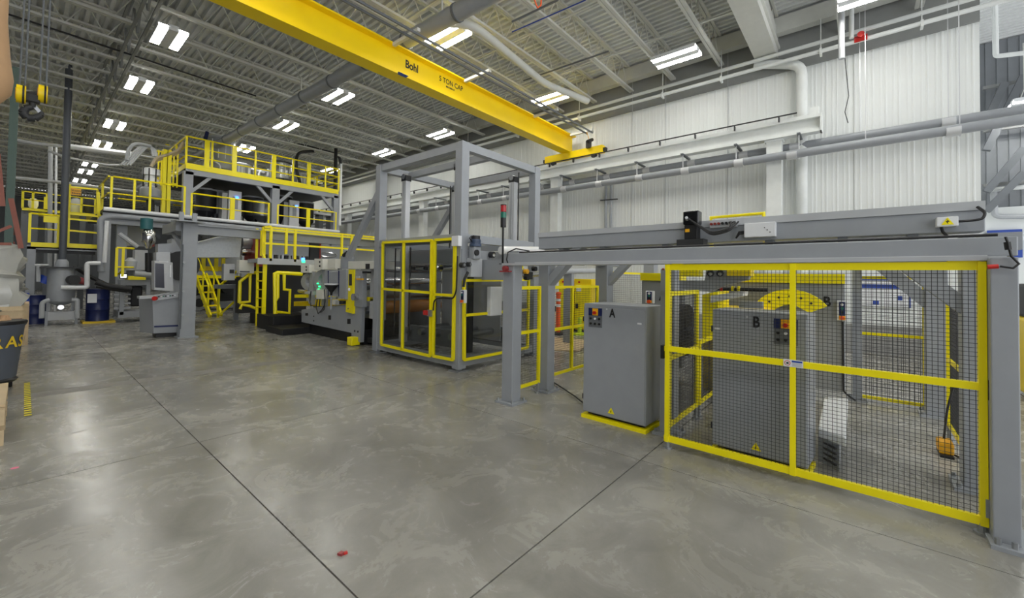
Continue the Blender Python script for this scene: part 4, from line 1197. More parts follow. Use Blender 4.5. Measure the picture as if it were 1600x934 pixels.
t = thing('rear_press', 'dark machine with yellow rail posts behind the steep yellow stair', 'machine', (4.6, 19.3, 0))
RX = lambda px: P(px, 440, 'Y', 19.0).x
RZ = lambda py: P(335, py, 'Y', 19.0).z
MB().box(RX(300), RX(400), 19.2, 19.8, .05, RZ(432)).build('body', 'dark', t, bevel=.02)
MB().box(RX(300), RX(372), 19.0, 19.2, RZ(432), RZ(424)).build('ledge', 'grey_light', t)
for px in (306, 318, 338, 349):
    MB().box(RX(px) - .06, RX(px) + .06, 19.05, 19.15, RZ(424), RZ(400)).build('rail_post', 'yellow', t)
MB().box(RX(302), RX(352), 19.08, 19.12, RZ(423), RZ(416)).build('kick_plate', 'machine_yellow', t)
MB().cyl((RX(311), 18.9, RZ(472)), (RX(311), 19.2, RZ(472)), .28, 18).build('blower', 'grey', t, True)
MB().cyl((RX(311), 18.86, RZ(472)), (RX(311), 18.9, RZ(472)), .16, 18).build('blower_inlet', 'black', t, True)
MB().box(RX(330), RX(400), 18.9, 19.2, .05, .3).build('base_rail', 'grey', t)
MB().cyl((RX(352), 18.7, RZ(450)), (RX(352), 19.2, RZ(450)), .2, 14).build('drum_end', 'black', t, True)
t = thing('electrical_box', 'white electrical box beside the yellow ladder', 'box', tuple(P(388, 420, 'Y', 12.6)))
a, b = P(374, 406, 'Y', 12.6), P(397, 427, 'Y', 12.6)
MB().box(a.x, b.x, 12.6, 12.8, b.z, a.z).build('housing', 'cream', t, bevel=.01)
MB().box(a.x + .02, a.x + .25, 12.59, 12.6, b.z + .02, b.z + .06).build('label_strip', 'grey_dark', t)
t = thing('electrical_box', 'grey electrical box beside the yellow stair handrail', 'box', tuple(P(358, 425, 'Y', 13)))
a, b = P(350, 412, 'Y', 13), P(367, 438, 'Y', 13)
MB().box(a.x, b.x, 13, 13.2, b.z, a.z).build('housing', 'grey_light', t, bevel=.01)
q = P(362, 424, 'Y', 13)
MB().box(q.x - .05, q.x + .05, 12.98, 13.0, q.z - .05, q.z + .05).build('keypad', 'dark', t)

# ================================================================== PLATFORM WITH LADDER AND RAILS
PY = 11.8
pf = thing('access_platform', 'grey access platform with yellow guard rail along the press', 'platform', (5, PY, 0))
def px_y(px, py): return P(px, py, 'Y', PY)
a, b = px_y(402, 401), px_y(470, 410)
dz = px_y(430, 405).z
MB().box(a.x, px_y(590, 400).x, PY, PY + .7, dz - .10, dz).build('deck', 'grey', pf)
MB().box(a.x, px_y(590, 400).x, PY - .03, PY, dz - .14, dz + .02).build('edge_beam', 'grey_light', pf)
for px in (540, 588):
    X = px_y(px, 405).x
    MB().box(X - .05, X + .05, PY + .3, PY + .4, 0, dz - .1).build('leg', 'grey', pf)
zt_, zm_ = px_y(430, 356).z, px_y(430, 381).z
xa, xb = px_y(413, 356).x, px_y(590, 375).x
for nm, z in (('top_rail', zt_), ('top_rail', zt_ - .07), ('midrail', zm_)):
    MB().box(xa, xb, PY - .02, PY + .02, z - .025, z + .025).build(nm, 'yellow', pf)
for px in (423, 447, 461, 534, 549, 588):
    X = px_y(px, 380).x
    MB().box(X - .03, X + .03, PY - .03, PY + .03, dz - .05 if px != 447 else dz + .15, zt_ + .02).build('rail_post', 'yellow', pf)
MB().box(xb - .06, xb + .3, PY - .02, PY + .04, zt_ - .35, zt_).build('end_plate', 'yellow', pf)
ld = thing('fixed_ladder', 'tall yellow fixed ladder rising from the floor to the platform', 'ladder', (4.05, 12, 0))
def stile(pts, w_, nm='stile'):
    for p, q in zip(pts[:-1], pts[1:]):
        MB().bar(P(*p, 'X', 4.05), P(*q, 'X', 4.05), .05, w_).build(nm, 'yellow', ld)
stile([(401, 510), (402.5, 412), (400.5, 403), (402, 357)], .055)
stile([(411, 512), (414, 410), (411.5, 398), (412.5, 355)], .09)
for k in range(7):
    y0 = 425 + k * 13.6
    MB().cyl(P(402, y0, 'X', 4.05), P(413, y0 + .4, 'X', 4.05), .017, 8).build('rung', 'yellow', ld)
stile([(408, 400), (409, 360)], .05, 'grab_bar')
MB().bar(P(412, 356, 'X', 4.05), P(423, 354, 'Y', PY), .06, .06).build('grab_bar', 'yellow', ld)
for py in (410, 495):
    MB().bar(P(413, py, 'X', 4.1), P(419, py, 'X', 4.1), .05).build('stand_off', 'yellow', ld)
def hoop(label, pts, plane, v, w_=.05, extra=()):
    t = thing('hand_rail', label, 'rail', tuple(P(*pts[0], plane, v)))
    MB().tube([P(*p, plane, v) for p in pts], w_ / 2 + .006, 8).build('tube', 'yellow', t, True)
    for e in extra:
        MB().tube([P(*p, plane, v) for p in e], w_ / 2, 8).build('brace', 'yellow', t, True)
    return t
hoop('yellow stepped guard frame above the black steps, nearer the machine', [(430, 490), (429, 428), (434, 426), (472, 428)], 'Y', 10.9, .08, [[(434, 427), (434, 464), (430, 470)], [(444, 428), (444, 452), (453, 453), (452, 489), (430, 487)]])
hoop('yellow bent guard frame left of the fixed ladder on the black step', [(374, 473), (375, 440), (392, 426), (400, 426)], 'Y', 12.8, .08, [[(374, 473), (390, 471), (391, 428)], [(375, 483), (378, 476), (390, 478), (400, 482)]])
st_ = thing('step_block', 'two black steps in front of the coating machine', 'steps', (4.2, 10.3, 0))
MB().box(P(441, 520, 'Y', 10.0).x, 4.75, 10.0, 11.0, 0, .15).build('lower_step', 'black', st_, bevel=.01)
MB().box(P(427, 505, 'Y', 10.9).x, 4.85, 10.9, 12.0, 0, .36).build('upper_step', 'black', st_, bevel=.01)
tag(MB().box(4.25, 5.2, 12.3, 13.5, 0, .3).build('step_block', 'black', bevel=.01), 'black landing block behind the yellow fixed ladder', 'steps')
sr = thing('stair', 'steep yellow stair with tube handrails beyond the grey column', 'stair', (4.1, 16, 0))
S = {}
for nm, b0, t0, yb in (('left', (329, 496), (305, 430), 15.9), ('right', (346, 494), (322, 430), 15.9)):
    p0 = P(*b0, 'Z', 0)
    X = p0.x
    p1 = P(*t0, 'X', X)
    S[nm] = (p0, p1)
    MB().bar(p0, p1, .05, .2).build('stringer', 'yellow', sr)
    k0, k1 = P(b0[0] - 3, b0[1] - 42, 'X', X), P(t0[0] - 2, t0[1] - 38, 'X', X)
    MB().tube([L3(p0, 0, .35, .35), L3(p0, 0, .3, 1.0), p1 + V((0, .2, .85))], .03, 8, .1).build('handrail', 'yellow', sr, True)
    MB().tube([(p0 + p1) / 2, (p0 + p1) / 2 + V((0, .0, .85))], .025, 8).build('handrail_post', 'yellow', sr, True)
for k in range(6):
    s = (k + .6) / 6.3
    a, b = S['left'][0].lerp(S['left'][1], s), S['right'][0].lerp(S['right'][1], s)
    MB().bar(a, b, .22, .04).build('tread', 'yellow', sr)
MB().box(S['left'][1].x - .1, S['right'][1].x + 1.2, S['left'][1].y, S['left'][1].y + 1, S['left'][1].z - .1, S['left'][1].z).build('landing', 'yellow', sr)
t = thing('step_stool', 'grey stand with yellow side braces beside the landing block', 'stand', tuple(P(368, 500, 'Z', 0)))
q = P(368, 500, 'Z', 0)
MB().box(q.x - .06, q.x + .06, q.y - .05, q.y + .05, 0, .98).build('post', 'grey', t)
MB().box(q.x - .5, q.x + .1, q.y - .15, q.y + .3, .95, 1.06).build('top', 'grey', t)
MB().bar((q.x - .45, q.y, .1), (q.x - .45, q.y, 1.0), .05).bar((q.x - .45, q.y, .15), (q.x - .05, q.y, .55), .05).build('brace', 'yellow', t)
MB().bar((q.x - .45, q.y, 1.02), (q.x + .2, q.y + .2, 1.6), .05).build('handrail', 'yellow', t)

# ================================================================== PORTAL COLUMN AND CONSOLE
pc = thing('portal_frame', 'grey steel column and long beam in front of the mezzanine', 'frame', (2.29, 11.13, 0))
m = MB().box(2.17, 2.43, 11.05, 11.075, .03, 2.47).box(2.17, 2.43, 11.20, 11.225, .03, 2.47).box(2.28, 2.32, 11.06, 11.21, .03, 2.47)
m.build('column', 'grey', pc)
MB().box(2.12, 2.48, 10.98, 11.3, 0, .03).build('base_plate', 'grey', pc)
m = MB().box(2.2, 7.9, 12.2, 12.4, 2.54, 2.57).box(2.2, 7.9, 12.29, 12.31, 2.36, 2.55).box(2.2, 7.9, 12.2, 12.4, 2.33, 2.36)
m.build('beam', 'grey', pc)
MB().prism([(2.0, 10.75, 2.47), (2.5, 10.75, 2.47), (2.5, 11.3, 2.5), (2.0, 11.3, 2.5)], (0, 0, .02)).build('cap_plate', 'grey', pc)
MB().box(7.7, 7.85, 12.25, 12.4, 0, 2.33).build('column', 'grey', pc)
for X in (2.15, 2.38):
    MB().box(X - .04, X + .04, 11.1, 11.18, 2.48, 2.7).build('stub', 'grey', pc)
MB().box(2.08, 2.44, 11.24, 12.6, 2.30, 2.50).build('side_beam', 'grey', pc)
MB().bar((2.25, 11.25, 1.85), (2.15, 11.9, 2.3), .06).build('knee_brace', 'grey', pc)
for z in (.5, 1.0, 1.62):
    MB().cyl((2.20, 11.04, z), (2.20, 11.0, z), .025, 8).build('bolt', 'galv', pc, True)
MB().cyl((2.17, 11.02, .2), (2.17, 11.02, 2.0), .012, 6).build('conduit', 'grey_dark', pc)
cn = thing('operator_console', 'grey operator console with a hooded screen beside the steel column', 'console', (2.05, 11.6, 0))
MB().prism([P(238, 465, 'Y', 11.4), P(285, 458, 'Y', 11.4), P(283, 519, 'Y', 11.4), P(240, 521, 'Y', 11.4)], (-.15, .5, 0)).build('pedestal', 'grey', cn, bevel=.006)
MB().prism([P(241, 509, 'Y', 11.385), P(284, 507, 'Y', 11.385), P(284, 509.5, 'Y', 11.385), P(241, 511.5, 'Y', 11.385)], (0, .01, 0)).build('dark_stripe', 'navy', cn)
MB().box(1.85, 2.2, 11.5, 11.85, 0, .08).build('plinth', 'black', cn)
MB().prism([P(218, 463, 'Y', 11.25), P(240, 462, 'Y', 11.25), P(240, 466, 'Y', 11.25), P(218, 467, 'Y', 11.25)], (0, .3, 0)).build('shelf', 'grey_light', cn)
MB().prism([P(242, 464, 'Y', 11.32), P(279, 456, 'Y', 11.32), P(279, 464, 'Y', 11.32), P(243, 470, 'Y', 11.32)], (0, .08, 0)).build('button_panel', 'grey_light', cn)
for k in range(8):
    q = P(248 + k * 3.6, 463.4 - k * .3, 'Y', 11.31)
    MB().cyl(q, L3(q, 0, -.015), .014, 8).build('button', ('black', 'panel_white', 'lamp_green_off')[k % 3], cn, True)
q = P(243, 466, 'Y', 11.28)
MB().cyl(q, L3(q, -.03, -.05), .045, 12).build('stop_button', 'red', cn, True)
hm = MB().prism([P(241, 407, 'Y', 11.2), P(270, 410, 'Y', 11.2), P(271, 455, 'Y', 11.2), P(241, 453, 'Y', 11.2)], (0, .3, 0)).build('screen_box', 'grey_light', cn, bevel=.008)
MB().prism([P(242.5, 411, 'Y', 11.19), P(256, 412, 'Y', 11.19), P(257, 450, 'Y', 11.19), P(242.5, 449, 'Y', 11.19)], (0, .012, 0)).build('screen', 'screen_dark', hm)
MB().prism([P(265, 414, 'Y', 11.19), P(267, 414, 'Y', 11.19), P(267, 433, 'Y', 11.19), P(265, 433, 'Y', 11.19)], (0, -.02, 0)).build('handle', 'panel_white', hm)
ub = MB().prism([P(244, 394, 'Y', 11.35), P(266, 394, 'Y', 11.35), P(267, 430, 'Y', 11.35), P(244, 430, 'Y', 11.35)], (0, .3, 0)).build('upper_box', 'grey_light', cn, bevel=.006)
MB().prism([P(247, 381, 'Y', 11.4), P(268, 380, 'Y', 11.4), P(268, 394, 'Y', 11.4), P(247, 394, 'Y', 11.4)], (0, .3, 0)).build('top_box', 'grey', cn)
q = P(258.5, 416, 'Y', 11.33)
MB().cyl(L3(q, 0, 0, -.02), L3(q, 0, 0, .02), .045, 12).build('beacon', 'machine_red', ub, True, 'dark red beacon lens')
MB().cyl(L3(q, 0, 0, .02), L3(q, 0, 0, .1), .045, 12).build('beacon_top', 'panel_white', ub, True)
MB().prism([P(243, 407, 'Y', 11.34), P(248, 407, 'Y', 11.34), P(248, 419, 'Y', 11.34), P(243, 419, 'Y', 11.34)], (0, .012, 0)).build('meter', 'navy', ub)
MB().box(2.2, 2.34, 11.55, 11.65, 0, .16).build('floor_box', 'grey', cn)

# ================================================================== MEZZANINE
MY = 17.0
mz = thing('mezzanine', 'two storey grey steel mezzanine with yellow edge trim at the hall end', 'mezzanine', (5, MY, 0))
LX0, LX1, LZ = 1.45, 8.62, 3.30
UX0, UX1, UZ = 3.35, 8.55, 4.86
MD = 4.5
def my(px, py, d=0): return P(px, py, 'Y', MY + d)
MB().box(LX0, LX1, MY, MY + MD, LZ - .16, LZ - .06).build('lower_deck', 'dark', mz)
MB().tube([(LX0, MY - .05, LZ - .06), (LX1, MY - .05, LZ - .06)], .06, 12).build('edge_pipe', 'panel_white', mz, True, 'white edge pipe')
MB().tube([(LX0, MY - .02, 1.4), (LX0 - .05, MY - .05, LZ - .35), (LX0 + .2, MY - .08, LZ - .25), (LX1, MY - .08, LZ - .25)], .08, 14, .2).build('edge_pipe', 'grey', mz, True)
MB().box(LX0, LX1, MY + .02, MY + .2, LZ - .48, LZ - .16).build('edge_beam', 'grey', mz)
for X, w_ in ((1.52, .22), (1.92, .24)):
    MB().box(X - w_ / 2, X + w_ / 2, MY - .05 + (X - 1.5), MY + .15 + (X - 1.5), 0, LZ - .3).build('column', 'grey', mz)
for X in (5.2, 8.5):
    MB().box(X - .12, X + .12, MY + .1, MY + .3, 0, LZ - .16).build('column', 'grey', mz)
    MB().box(X - .12, X + .12, MY + MD - .3, MY + MD - .1, 0, LZ - .16).build('column', 'grey', mz)
MB().tube([my(144, 411, -.1), my(157, 411, -.1)], .05, 8).build('side_pipe', 'panel_white', mz)
MB().cyl(my(167, 345, -.12), my(163, 410, -.12), .05, 8).build('drain_pipe', 'panel_white', mz, True)
for a, b in (((178, 352), (192, 338)), ((225, 338), (250, 372)), ((248, 345), (266, 360))):
    MB().bar(my(*a, 1.0), my(*b, 1.0), .1).build('knee_brace', 'grey_dark', mz)
# upper deck
MB().box(UX0, UX1, MY, MY + MD, UZ - .10, UZ).build('upper_deck', 'dark', mz)
MB().box(UX0, UX1, MY - .04, MY, UZ - .02, UZ + .17).build('toe_board', 'yellow', mz, label='yellow toe board')
MB().box(UX0, UX0 + .04, MY, MY + MD, UZ - .02, UZ + .17).build('toe_board', 'yellow', mz, label='yellow toe board')
MB().box(UX0, UX1, MY - .02, MY + .14, UZ - .2, UZ - .02).build('edge_beam', 'grey', mz)
for px in (293, 430.5, 526):
    X = my(px, 320).x
    c_ = MB().box(X - .13, X + .13, MY - .02, MY + .2, LZ - .06, UZ - .1).build('upper_column', 'grey', mz)
    if px != 526:
        MB().bar((X + .1, MY + .08, UZ - .75), (X + .62, MY + .08, UZ - .18), .1).build('knee_brace', 'grey', mz)
    if px != 293:
        MB().bar((X - .1, MY + .08, UZ - .75), (X - .62, MY + .08, UZ - .18), .1).build('knee_brace', 'grey', mz)
    MB().box(X - .13, X + .13, MY + MD - .2, MY + MD, LZ - .06, UZ - .1).build('upper_column', 'grey', mz)
def rail(label, pts, zb, h, mids, post_at, toe=False, r=.028, wide=()):
    """A yellow tube guard rail along floor points at height zb."""
    t = thing('guard_rail', label, 'railing', (pts[0][0], pts[0][1], zb))
    for z in [h] + list(mids):
        MB().tube([(x, y, zb + z) for x, y in pts], r if z == h else r * .85, 6).build('top_rail' if z == h else 'midrail', 'yellow', t, True)
    for k, (x, y) in enumerate(post_at):
        ww = .14 if k in wide else .055
        MB().box(x - ww / 2, x + ww / 2, y - .03, y + .03, zb, zb + h).build('rail_post', 'yellow', t)
    if toe:
        for (xa, ya), (xb, yb) in zip(pts[:-1], pts[1:]):
            MB().bar((xa, ya, zb + .07), (xb, yb, zb + .07), .02, .14).build('toe_board', 'yellow', t)
    return t
def mx(px, py=320, d=0): return my(px, py, d).x
rail('yellow guard rail on the upper mezzanine deck above the grey columns', [(UX0, MY - .02), (UX1, MY - .02)], UZ + .1, .95, (.32, .62),
     [(UX0, MY - .02)] + [(mx(px, 280), MY - .02) for px in (322, 330, 365, 398, 427, 457, 482, 508)] + [(UX1, MY - .02)], wide=(1, 3, 5, 7))
rail('yellow guard rail at the side of the upper mezzanine deck', [(UX0, MY - .02), (UX0, MY + MD)], UZ + .1, .95, (.32, .62), [(UX0, MY + 1.4), (UX0, MY + 2.8), (UX0, MY + MD)])
rail('yellow guard rail at the rear of the upper mezzanine deck', [(UX0, MY + MD), (UX1, MY + MD), (UX1, MY)], UZ + .1, .95, (.32, .62), [(x, MY + MD) for x in (4.5, 5.8, 7.2, 8.5)] + [(UX1, MY + 2)])
rail('yellow guard rail on the lower deck before the vacuum loaders', [(mx(176, 300), MY), (mx(289, 320), MY)], LZ - .05, .98, (.48,), [(mx(px, 300), MY) for px in (174, 210, 234.5, 288.5)])
rail('yellow guard rail on the lower deck under the upper storey, first bay', [(mx(299), MY), (mx(421), MY)], LZ - .05, .80, (.40,), [(mx(px), MY) for px in (299, 363, 420)], wide=(1,))
rail('yellow guard rail on the lower deck under the upper storey, second bay', [(mx(434), MY), (mx(526), MY)], LZ - .05, .80, (.40,), [(mx(px), MY) for px in (434, 482, 525)], wide=(1,))
rail('orange yellow short side rail at the lower deck end', [(1.55, MY), (1.55, MY + 3)], LZ - .05, .98, (.48,), [(1.55, MY + 1.5), (1.55, MY + 3)])
rail('yellow rail behind the lower deck hoppers', [(2.2, MY + 4.3), (8.4, MY + 4.3)], LZ - .05, .9, (.45,), [(x, MY + 4.3) for x in (3.2, 4.4, 5.6, 6.8, 8)])
# yellow ladder tower between the decks
t = thing('ladder_tower', 'yellow ladder tower beside the upper mezzanine deck', 'ladder', (mx(258), MY + .6, LZ))
for px in (256, 262):
    X = mx(px, 300, .6)
    MB().box(X - .06, X + .06, MY + .5, MY + .7, LZ - .05, UZ + .6).build('stile', 'yellow', t)
for k in range(9):
    z = LZ + .25 + k * .26
    MB().box(mx(256, 300, .6), mx(262, 300, .6), MY + .58, MY + .62, z, z + .03).build('rung', 'yellow', t)
for k in range(4):
    MB().box(mx(243, 300, .6), mx(276, 300, .6), MY + .58, MY + .62, UZ - .5 + k * .33, UZ - .46 + k * .33).build('cage_hoop', 'yellow', t)
for px in (246, 251, 270, 276):
    X = mx(px, 300, .6)
    MB().box(X - .02, X + .02, MY + .57, MY + .63, UZ - .6, UZ + .55).build('cage_bar', 'yellow', t)
# white electrical cabinets on the lower deck
for i, (xa, xb, yt_, lb) in enumerate(((358, 378, 297, 'tall pale electrical cabinet on the mezzanine, first bay'), (453, 468, 312, 'tall pale electrical cabinet on the mezzanine, second bay'))):
    a, b = my(xa, yt_, .8), my(xb, yt_, .8)
    t = thing('electrical_cabinet', lb, 'cabinet', (a.x, MY + .8, LZ))
    MB().box(a.x, b.x, MY + .8, MY + 1.3, LZ - .06, a.z).build('body', 'panel_white', t, bevel=.01)
    MB().box(a.x + .12, b.x - .12, MY + .77, MY + .8, LZ + .5, LZ + .95).build('vent', 'grey', t)
    MB().box(a.x + .2, a.x + .3, MY + .77, MY + .8, a.z - .3, a.z - .2).build('pilot_light', 'lamp_blue', t)
    MB().box(a.x - .18, a.x - .02, MY + .9, MY + 1.3, LZ - .06, a.z - .1).build('side_unit', 'grey_light', t)
# hoppers under and over the upper deck
def hopper(label, px, d, zb, r, h, m_='grey', cone=True, lid='grey_light'):
    X = mx(px, 310, d)
    Y = MY + d
    t = thing('resin_hopper', label, 'hopper', (X, Y, zb))
    o = MB().lathe((X, Y, zb), ([(.06, 0), (.06, .12), (r, .42), (r, h)] if cone else [(r, 0), (r, h)]), 18).build('vessel', m_, t, True)
    MB().lathe((X, Y, zb + h), [(r * 1.05, 0), (r * 1.05, .05), (r * .7, .09)], 18).build('lid', lid, t, True)
    for k in range(3):
        an = 2.1 * k + .4
        MB().cyl((X + r * .9 * math.cos(an), Y + r * .9 * math.sin(an), zb - .02), (X + r * .9 * math.cos(an), Y + r * .9 * math.sin(an), zb + .5), .025, 6).build('leg', 'dark', t)
    for k in range(4 if zb > UZ else 0):
        an = math.pi + .5 * k + .6
        MB().cyl((X + r * 1.02 * math.cos(an), Y + r * 1.02 * math.sin(an), zb + h * .5), (X + r * 1.02 * math.cos(an), Y + r * 1.02 * math.sin(an), zb + h * .95), .018, 6).build('sight_tube', 'panel_white', t)
    return t
hopper('dark resin hopper below the upper deck beside the first grey column', 322, 1.6, LZ - .04, .32, 1.2, 'dark')
hopper('grey resin hopper below the upper deck before the tall pale cabinet', 338, 2.0, LZ - .04, .34, 1.25, 'grey')
hopper('dark resin hopper below the upper deck between the pale cabinet and middle column', 395, 1.6, LZ - .04, .36, 1.15, 'dark')
hopper('steel resin hopper below the upper deck close to the middle column', 411, 1.2, LZ - .04, .36, .95, 'galv')
hopper('black resin hopper below the upper deck just past the middle column', 444, 1.2, LZ - .04, .3, 1.3, 'black')
hopper('dark resin hopper below the upper deck past the second pale cabinet', 478, 1.4, LZ - .04, .32, 1.2, 'dark')
hopper('tall brown grey hopper rising above the upper deck rail', 344, 1.4, UZ + .01, .42, 1.55, 'grey')
hopper('grey loader hopper on the upper deck beside the tall brown hopper', 375, 2.0, UZ + .01, .34, .85, 'galv')
hopper('steel hopper with a dark top on the upper deck near the middle column', 438, 1.2, UZ + .01, .40, 1.05, 'galv', lid='dark')
hopper('small grey hopper on the upper deck near the lit lamp', 465, 1.4, UZ + .01, .3, .8, 'grey_light')
for i in range(2):                           # vacuum loaders on the left of the deck
    px = (236, 256)[i]
    q = my(px, 275, .5 + .5 * i)
    t = thing('vacuum_loader', ('white ringed vacuum loader drum with beige hose above the lower deck rail', 'pale vacuum loader drum with black hose above the lower deck rail')[i], 'loader', (q.x, q.y, LZ))
    z = LZ + .42 - .1 * i
    MB().lathe((q.x, q.y, z), [(.16, 0), (.27, .1), (.27, .34), (.2, .42)], 18).build('drum', 'grey', t, True)
    MB().lathe((q.x, q.y, z + .42), [(.14, 0), (.14, .08), (.2, .10), (.2, .26), (.15, .28), (.15, .36), (.22, .38), (.22, .58), (.12, .62)], 18).build('head', 'panel_white', t, True)
    for k in range(3):
        an = math.pi + .8 * k + .4
        MB().cyl((q.x + .215 * math.cos(an), q.y + .215 * math.sin(an), z + .4), (q.x + .215 * math.cos(an), q.y + .215 * math.sin(an), z + 1.0), .02, 6).build('clamp_rod', 'dark', t)
    MB().cyl((q.x, q.y, LZ - .06), (q.x, q.y, z), .1, 10).build('outlet', 'dark', t)
    hz = [(236, 260), (244, 246), (262, 242), (280, 234), (286, 222)] if i == 0 else [(246, 262), (250, 253), (262, 247), (275, 246)]
    for k in range(3 if i == 0 else 1):
        MB().tube([my(px_, py_ + 2.4 * k * (0 if j_ == 0 else 1), .5 + .5 * i + .05 * k) for j_, (px_, py_) in enumerate(hz)], (.045, .07)[i], 8, .2).build('hose', ('beige', 'black')[i], t, True)
t = thing('deck_pipework', 'tangle of white and silver pipes behind the upper deck rail', 'pipes', (5.5, MY + 2, UZ))
random.seed(3)
for k in range(16):
    X = 4.3 + k * .26
    d = 1.0 + random.random() * 2
    z = UZ + .2 + random.random() * .4
    MB().tube([(X, MY + d, UZ), (X, MY + d, z), (X + random.uniform(-.5, .6), MY + d, z + .1), (X + random.uniform(-.5, .6), MY + d + .2, z + random.uniform(.2, .6))], random.uniform(.025, .05), 7, .1).build('pipe', ('panel_white', 'alu', 'cream', 'galv', 'yellow')[k % 5], t, True)
t = thing('conveying_pipes', 'cluster of bright bent vacuum pipes above the loaders', 'pipes', tuple(my(225, 240)))
for k in range(4):
    MB().tube([my(188 + k * 5, 258, .4), my(219 + k * 4, 228, .4), my(236 + k * 2, 229 + k, .4), my(239 + k * 2, 244, .4)], .028, 8, .2).build('pipe', 'alu', t, True)
MB().tube([my(198, 250, .3), my(201, 232, .3), my(212, 223, .3), my(236, 228, .3)], .05, 8, .5).build('pipe', 'grey_light', t, True)
for i, (pts, r_, mt, lb) in enumerate((
        (((15, 216), (45, 223), (200, 240), (245, 248)), .05, 'alu', 'long shiny conveying pipe strung below the roof, upper one'),
        (((75, 235), (100, 245), (165, 258), (190, 258)), .04, 'alu', 'shiny conveying pipe strung below the roof, lower one'),
        (((100, 228), (205, 241)), .09, 'panel_white', 'thick white pipe below the roof near the dark pole'),
        (((15, 277), (90, 284), (155, 293), (215, 300)), .05, 'alu', 'pale horizontal pipe behind the dark pole'))):
    tag(MB().tube([P(*p, 'Y', 19.5) for p in pts], r_, 8, .5).build('conveying_pipe', mt, smooth=True), lb, 'pipe')
for i, (pts, mt, lb) in enumerate(((((326, 258), (322, 238), (320, 222), (324, 206)), 'navy', 'dark blue hose rising from the upper deck to the roof'),
                                   (((470, 290), (464, 268), (462, 252), (466, 238), (490, 236)), 'black', 'thick black hose rising from the upper deck near the lit lamp'),
                                   (((460, 225), (478, 228), (530, 242), (533, 260)), 'black', 'black pipe running along the roof to the deck corner'))):
    tag(MB().tube([my(*p, .9) for p in pts], .06, 8, .3).build('roof_hose', mt, smooth=True), lb, 'hose')
tag(MB().cyl(my(525, 232, .4), my(522, 345, .4), .07, 10).build('standpipe', 'black', smooth=True), 'black vertical pipe at the far corner of the mezzanine', 'pipe')
tag(MB().cyl(my(533, 256, -.05), my(531, 352, -.05), .05, 10).build('standpipe', 'panel_white', smooth=True), 'white vertical pipe at the far corner of the mezzanine', 'pipe')
for i, (px, d) in enumerate(((392, 2.2), (413, 2.2), (487, 2.2))):
    t = thing('roof_loader', ('pale loader pipe stand behind the upper deck rail, first', 'pale loader pipe stand behind the upper deck rail, middle', 'pale loader pipe stand behind the upper deck rail, last')[i], 'loader', (mx(px), MY + d, UZ))
    X = mx(px, 270, d)
    MB().box(X - .3, X + .3, MY + d - .2, MY + d + .2, UZ, UZ + .35).build('base', 'cream', t)
    MB().tube([(X - .2, MY + d, UZ + .3), (X - .2, MY + d, UZ + .9), (X + .5, MY + d, UZ + .8)], .05, 8, .2).build('pipe', 'panel_white', t, True)
    MB().cyl((X + .15, MY + d, UZ + .3), (X + .15, MY + d, UZ + 1.0), .06, 8).build('filter', 'alu', t, True)
# white shelving seen under the deck end
t = thing('duct_box', 'pale rectangular duct at the far end of the lower deck', 'duct', tuple(my(510, 335, 2)))
a, b = my(486, 332, 1.5), my(524, 338, 1.5)
MB().box(a.x, b.x, MY + 1.5, MY + 2.2, b.z, a.z + .05).build('trunk', 'panel_white', t)
MB().box(a.x + .4, a.x + .6, MY + 1.6, MY + 2, LZ - .06, b.z).build('leg', 'grey_dark', t)
MB().box(b.x - .2, b.x, MY + 1.6, MY + 2, LZ - .06, b.z).build('leg', 'grey_dark', t)

# machine under the mezzanine (extruder)
ex = thing('extruder', 'grey extruder on a frame under the mezzanine with a yellow guard', 'machine', (2.6, 16, 0))
def ey(px, py, d=0): return P(px, py, 'Y', 15.5 + d)
def eb(x0, y0, x1, y1, d, th, nm, mt, bev=.0, lab=None):
    a, b = ey(x0, y0, d), ey(x1, y1, d)
    return MB().box(a.x, b.x, 15.5 + d, 15.5 + d + th, b.z, a.z).build(nm, mt, ex, bevel=bev, label=lab)
eb(211, 390, 230, 422, 0, .4, 'control_box', 'grey_light', .01)
MB().cyl(ey(209, 428), ey(238, 431), .12, 16).build('barrel', 'galv', ex, True)
eb(200, 431, 228, 437, -.1, .5, 'guard_plate', 'yellow', lab='yellow guard plate')
eb(189, 437, 235, 445, 0, .6, 'bed', 'grey')
sc_ = eb(187, 427, 199, 435, -.15, .06, 'screen_bezel', 'dark')
a, b = ey(188.5, 428.5, -.16), ey(197.5, 433.5, -.16)
MB().box(a.x, b.x, 15.33, 15.35, b.z, a.z).build('screen', 'screen', sc_)
for px in (188, 229):
    eb(px, 445, px + 5, 492, 0, .12, 'leg', 'grey')
eb(185, 487, 240, 494, 0, .8, 'base_rail', 'grey')
for k in range(5):
    eb(178, 452 + k * 7, 204, 454 + k * 7, .3, .3, 'step', 'grey_light')
eb(205, 447, 222, 478, .3, .5, 'gear_case', 'black', .03)
MB().tube([ey(150, 440, -.2), ey(165, 446, -.2), ey(205, 452, -.2)], .08, 10).tube([ey(150, 447, -.2), ey(200, 455, -.2)], .05, 8).build('black_hose', 'black', ex, True)
a = ey(232, 372)
MB().lathe((a.x, a.y, a.z - .3), [(.05, 0), (.16, .2), (.16, .45), (.1, .55)], 14).build('feed_hopper', 'chrome', ex, True)
MB().lathe((a.x - .05, a.y, a.z + .25), [(.14, 0), (.14, .3), (.1, .32)], 14).build('hopper_cap', 'teal', ex, True, 'teal hopper cap')
MB().cyl(ey(232, 395), ey(232, 425), .08, 10).build('feed_throat', 'black', ex, True)
MB().cyl(ey(238, 372), ey(237, 385), .06, 10).build('red_valve', 'machine_red', ex, True, 'red valve')
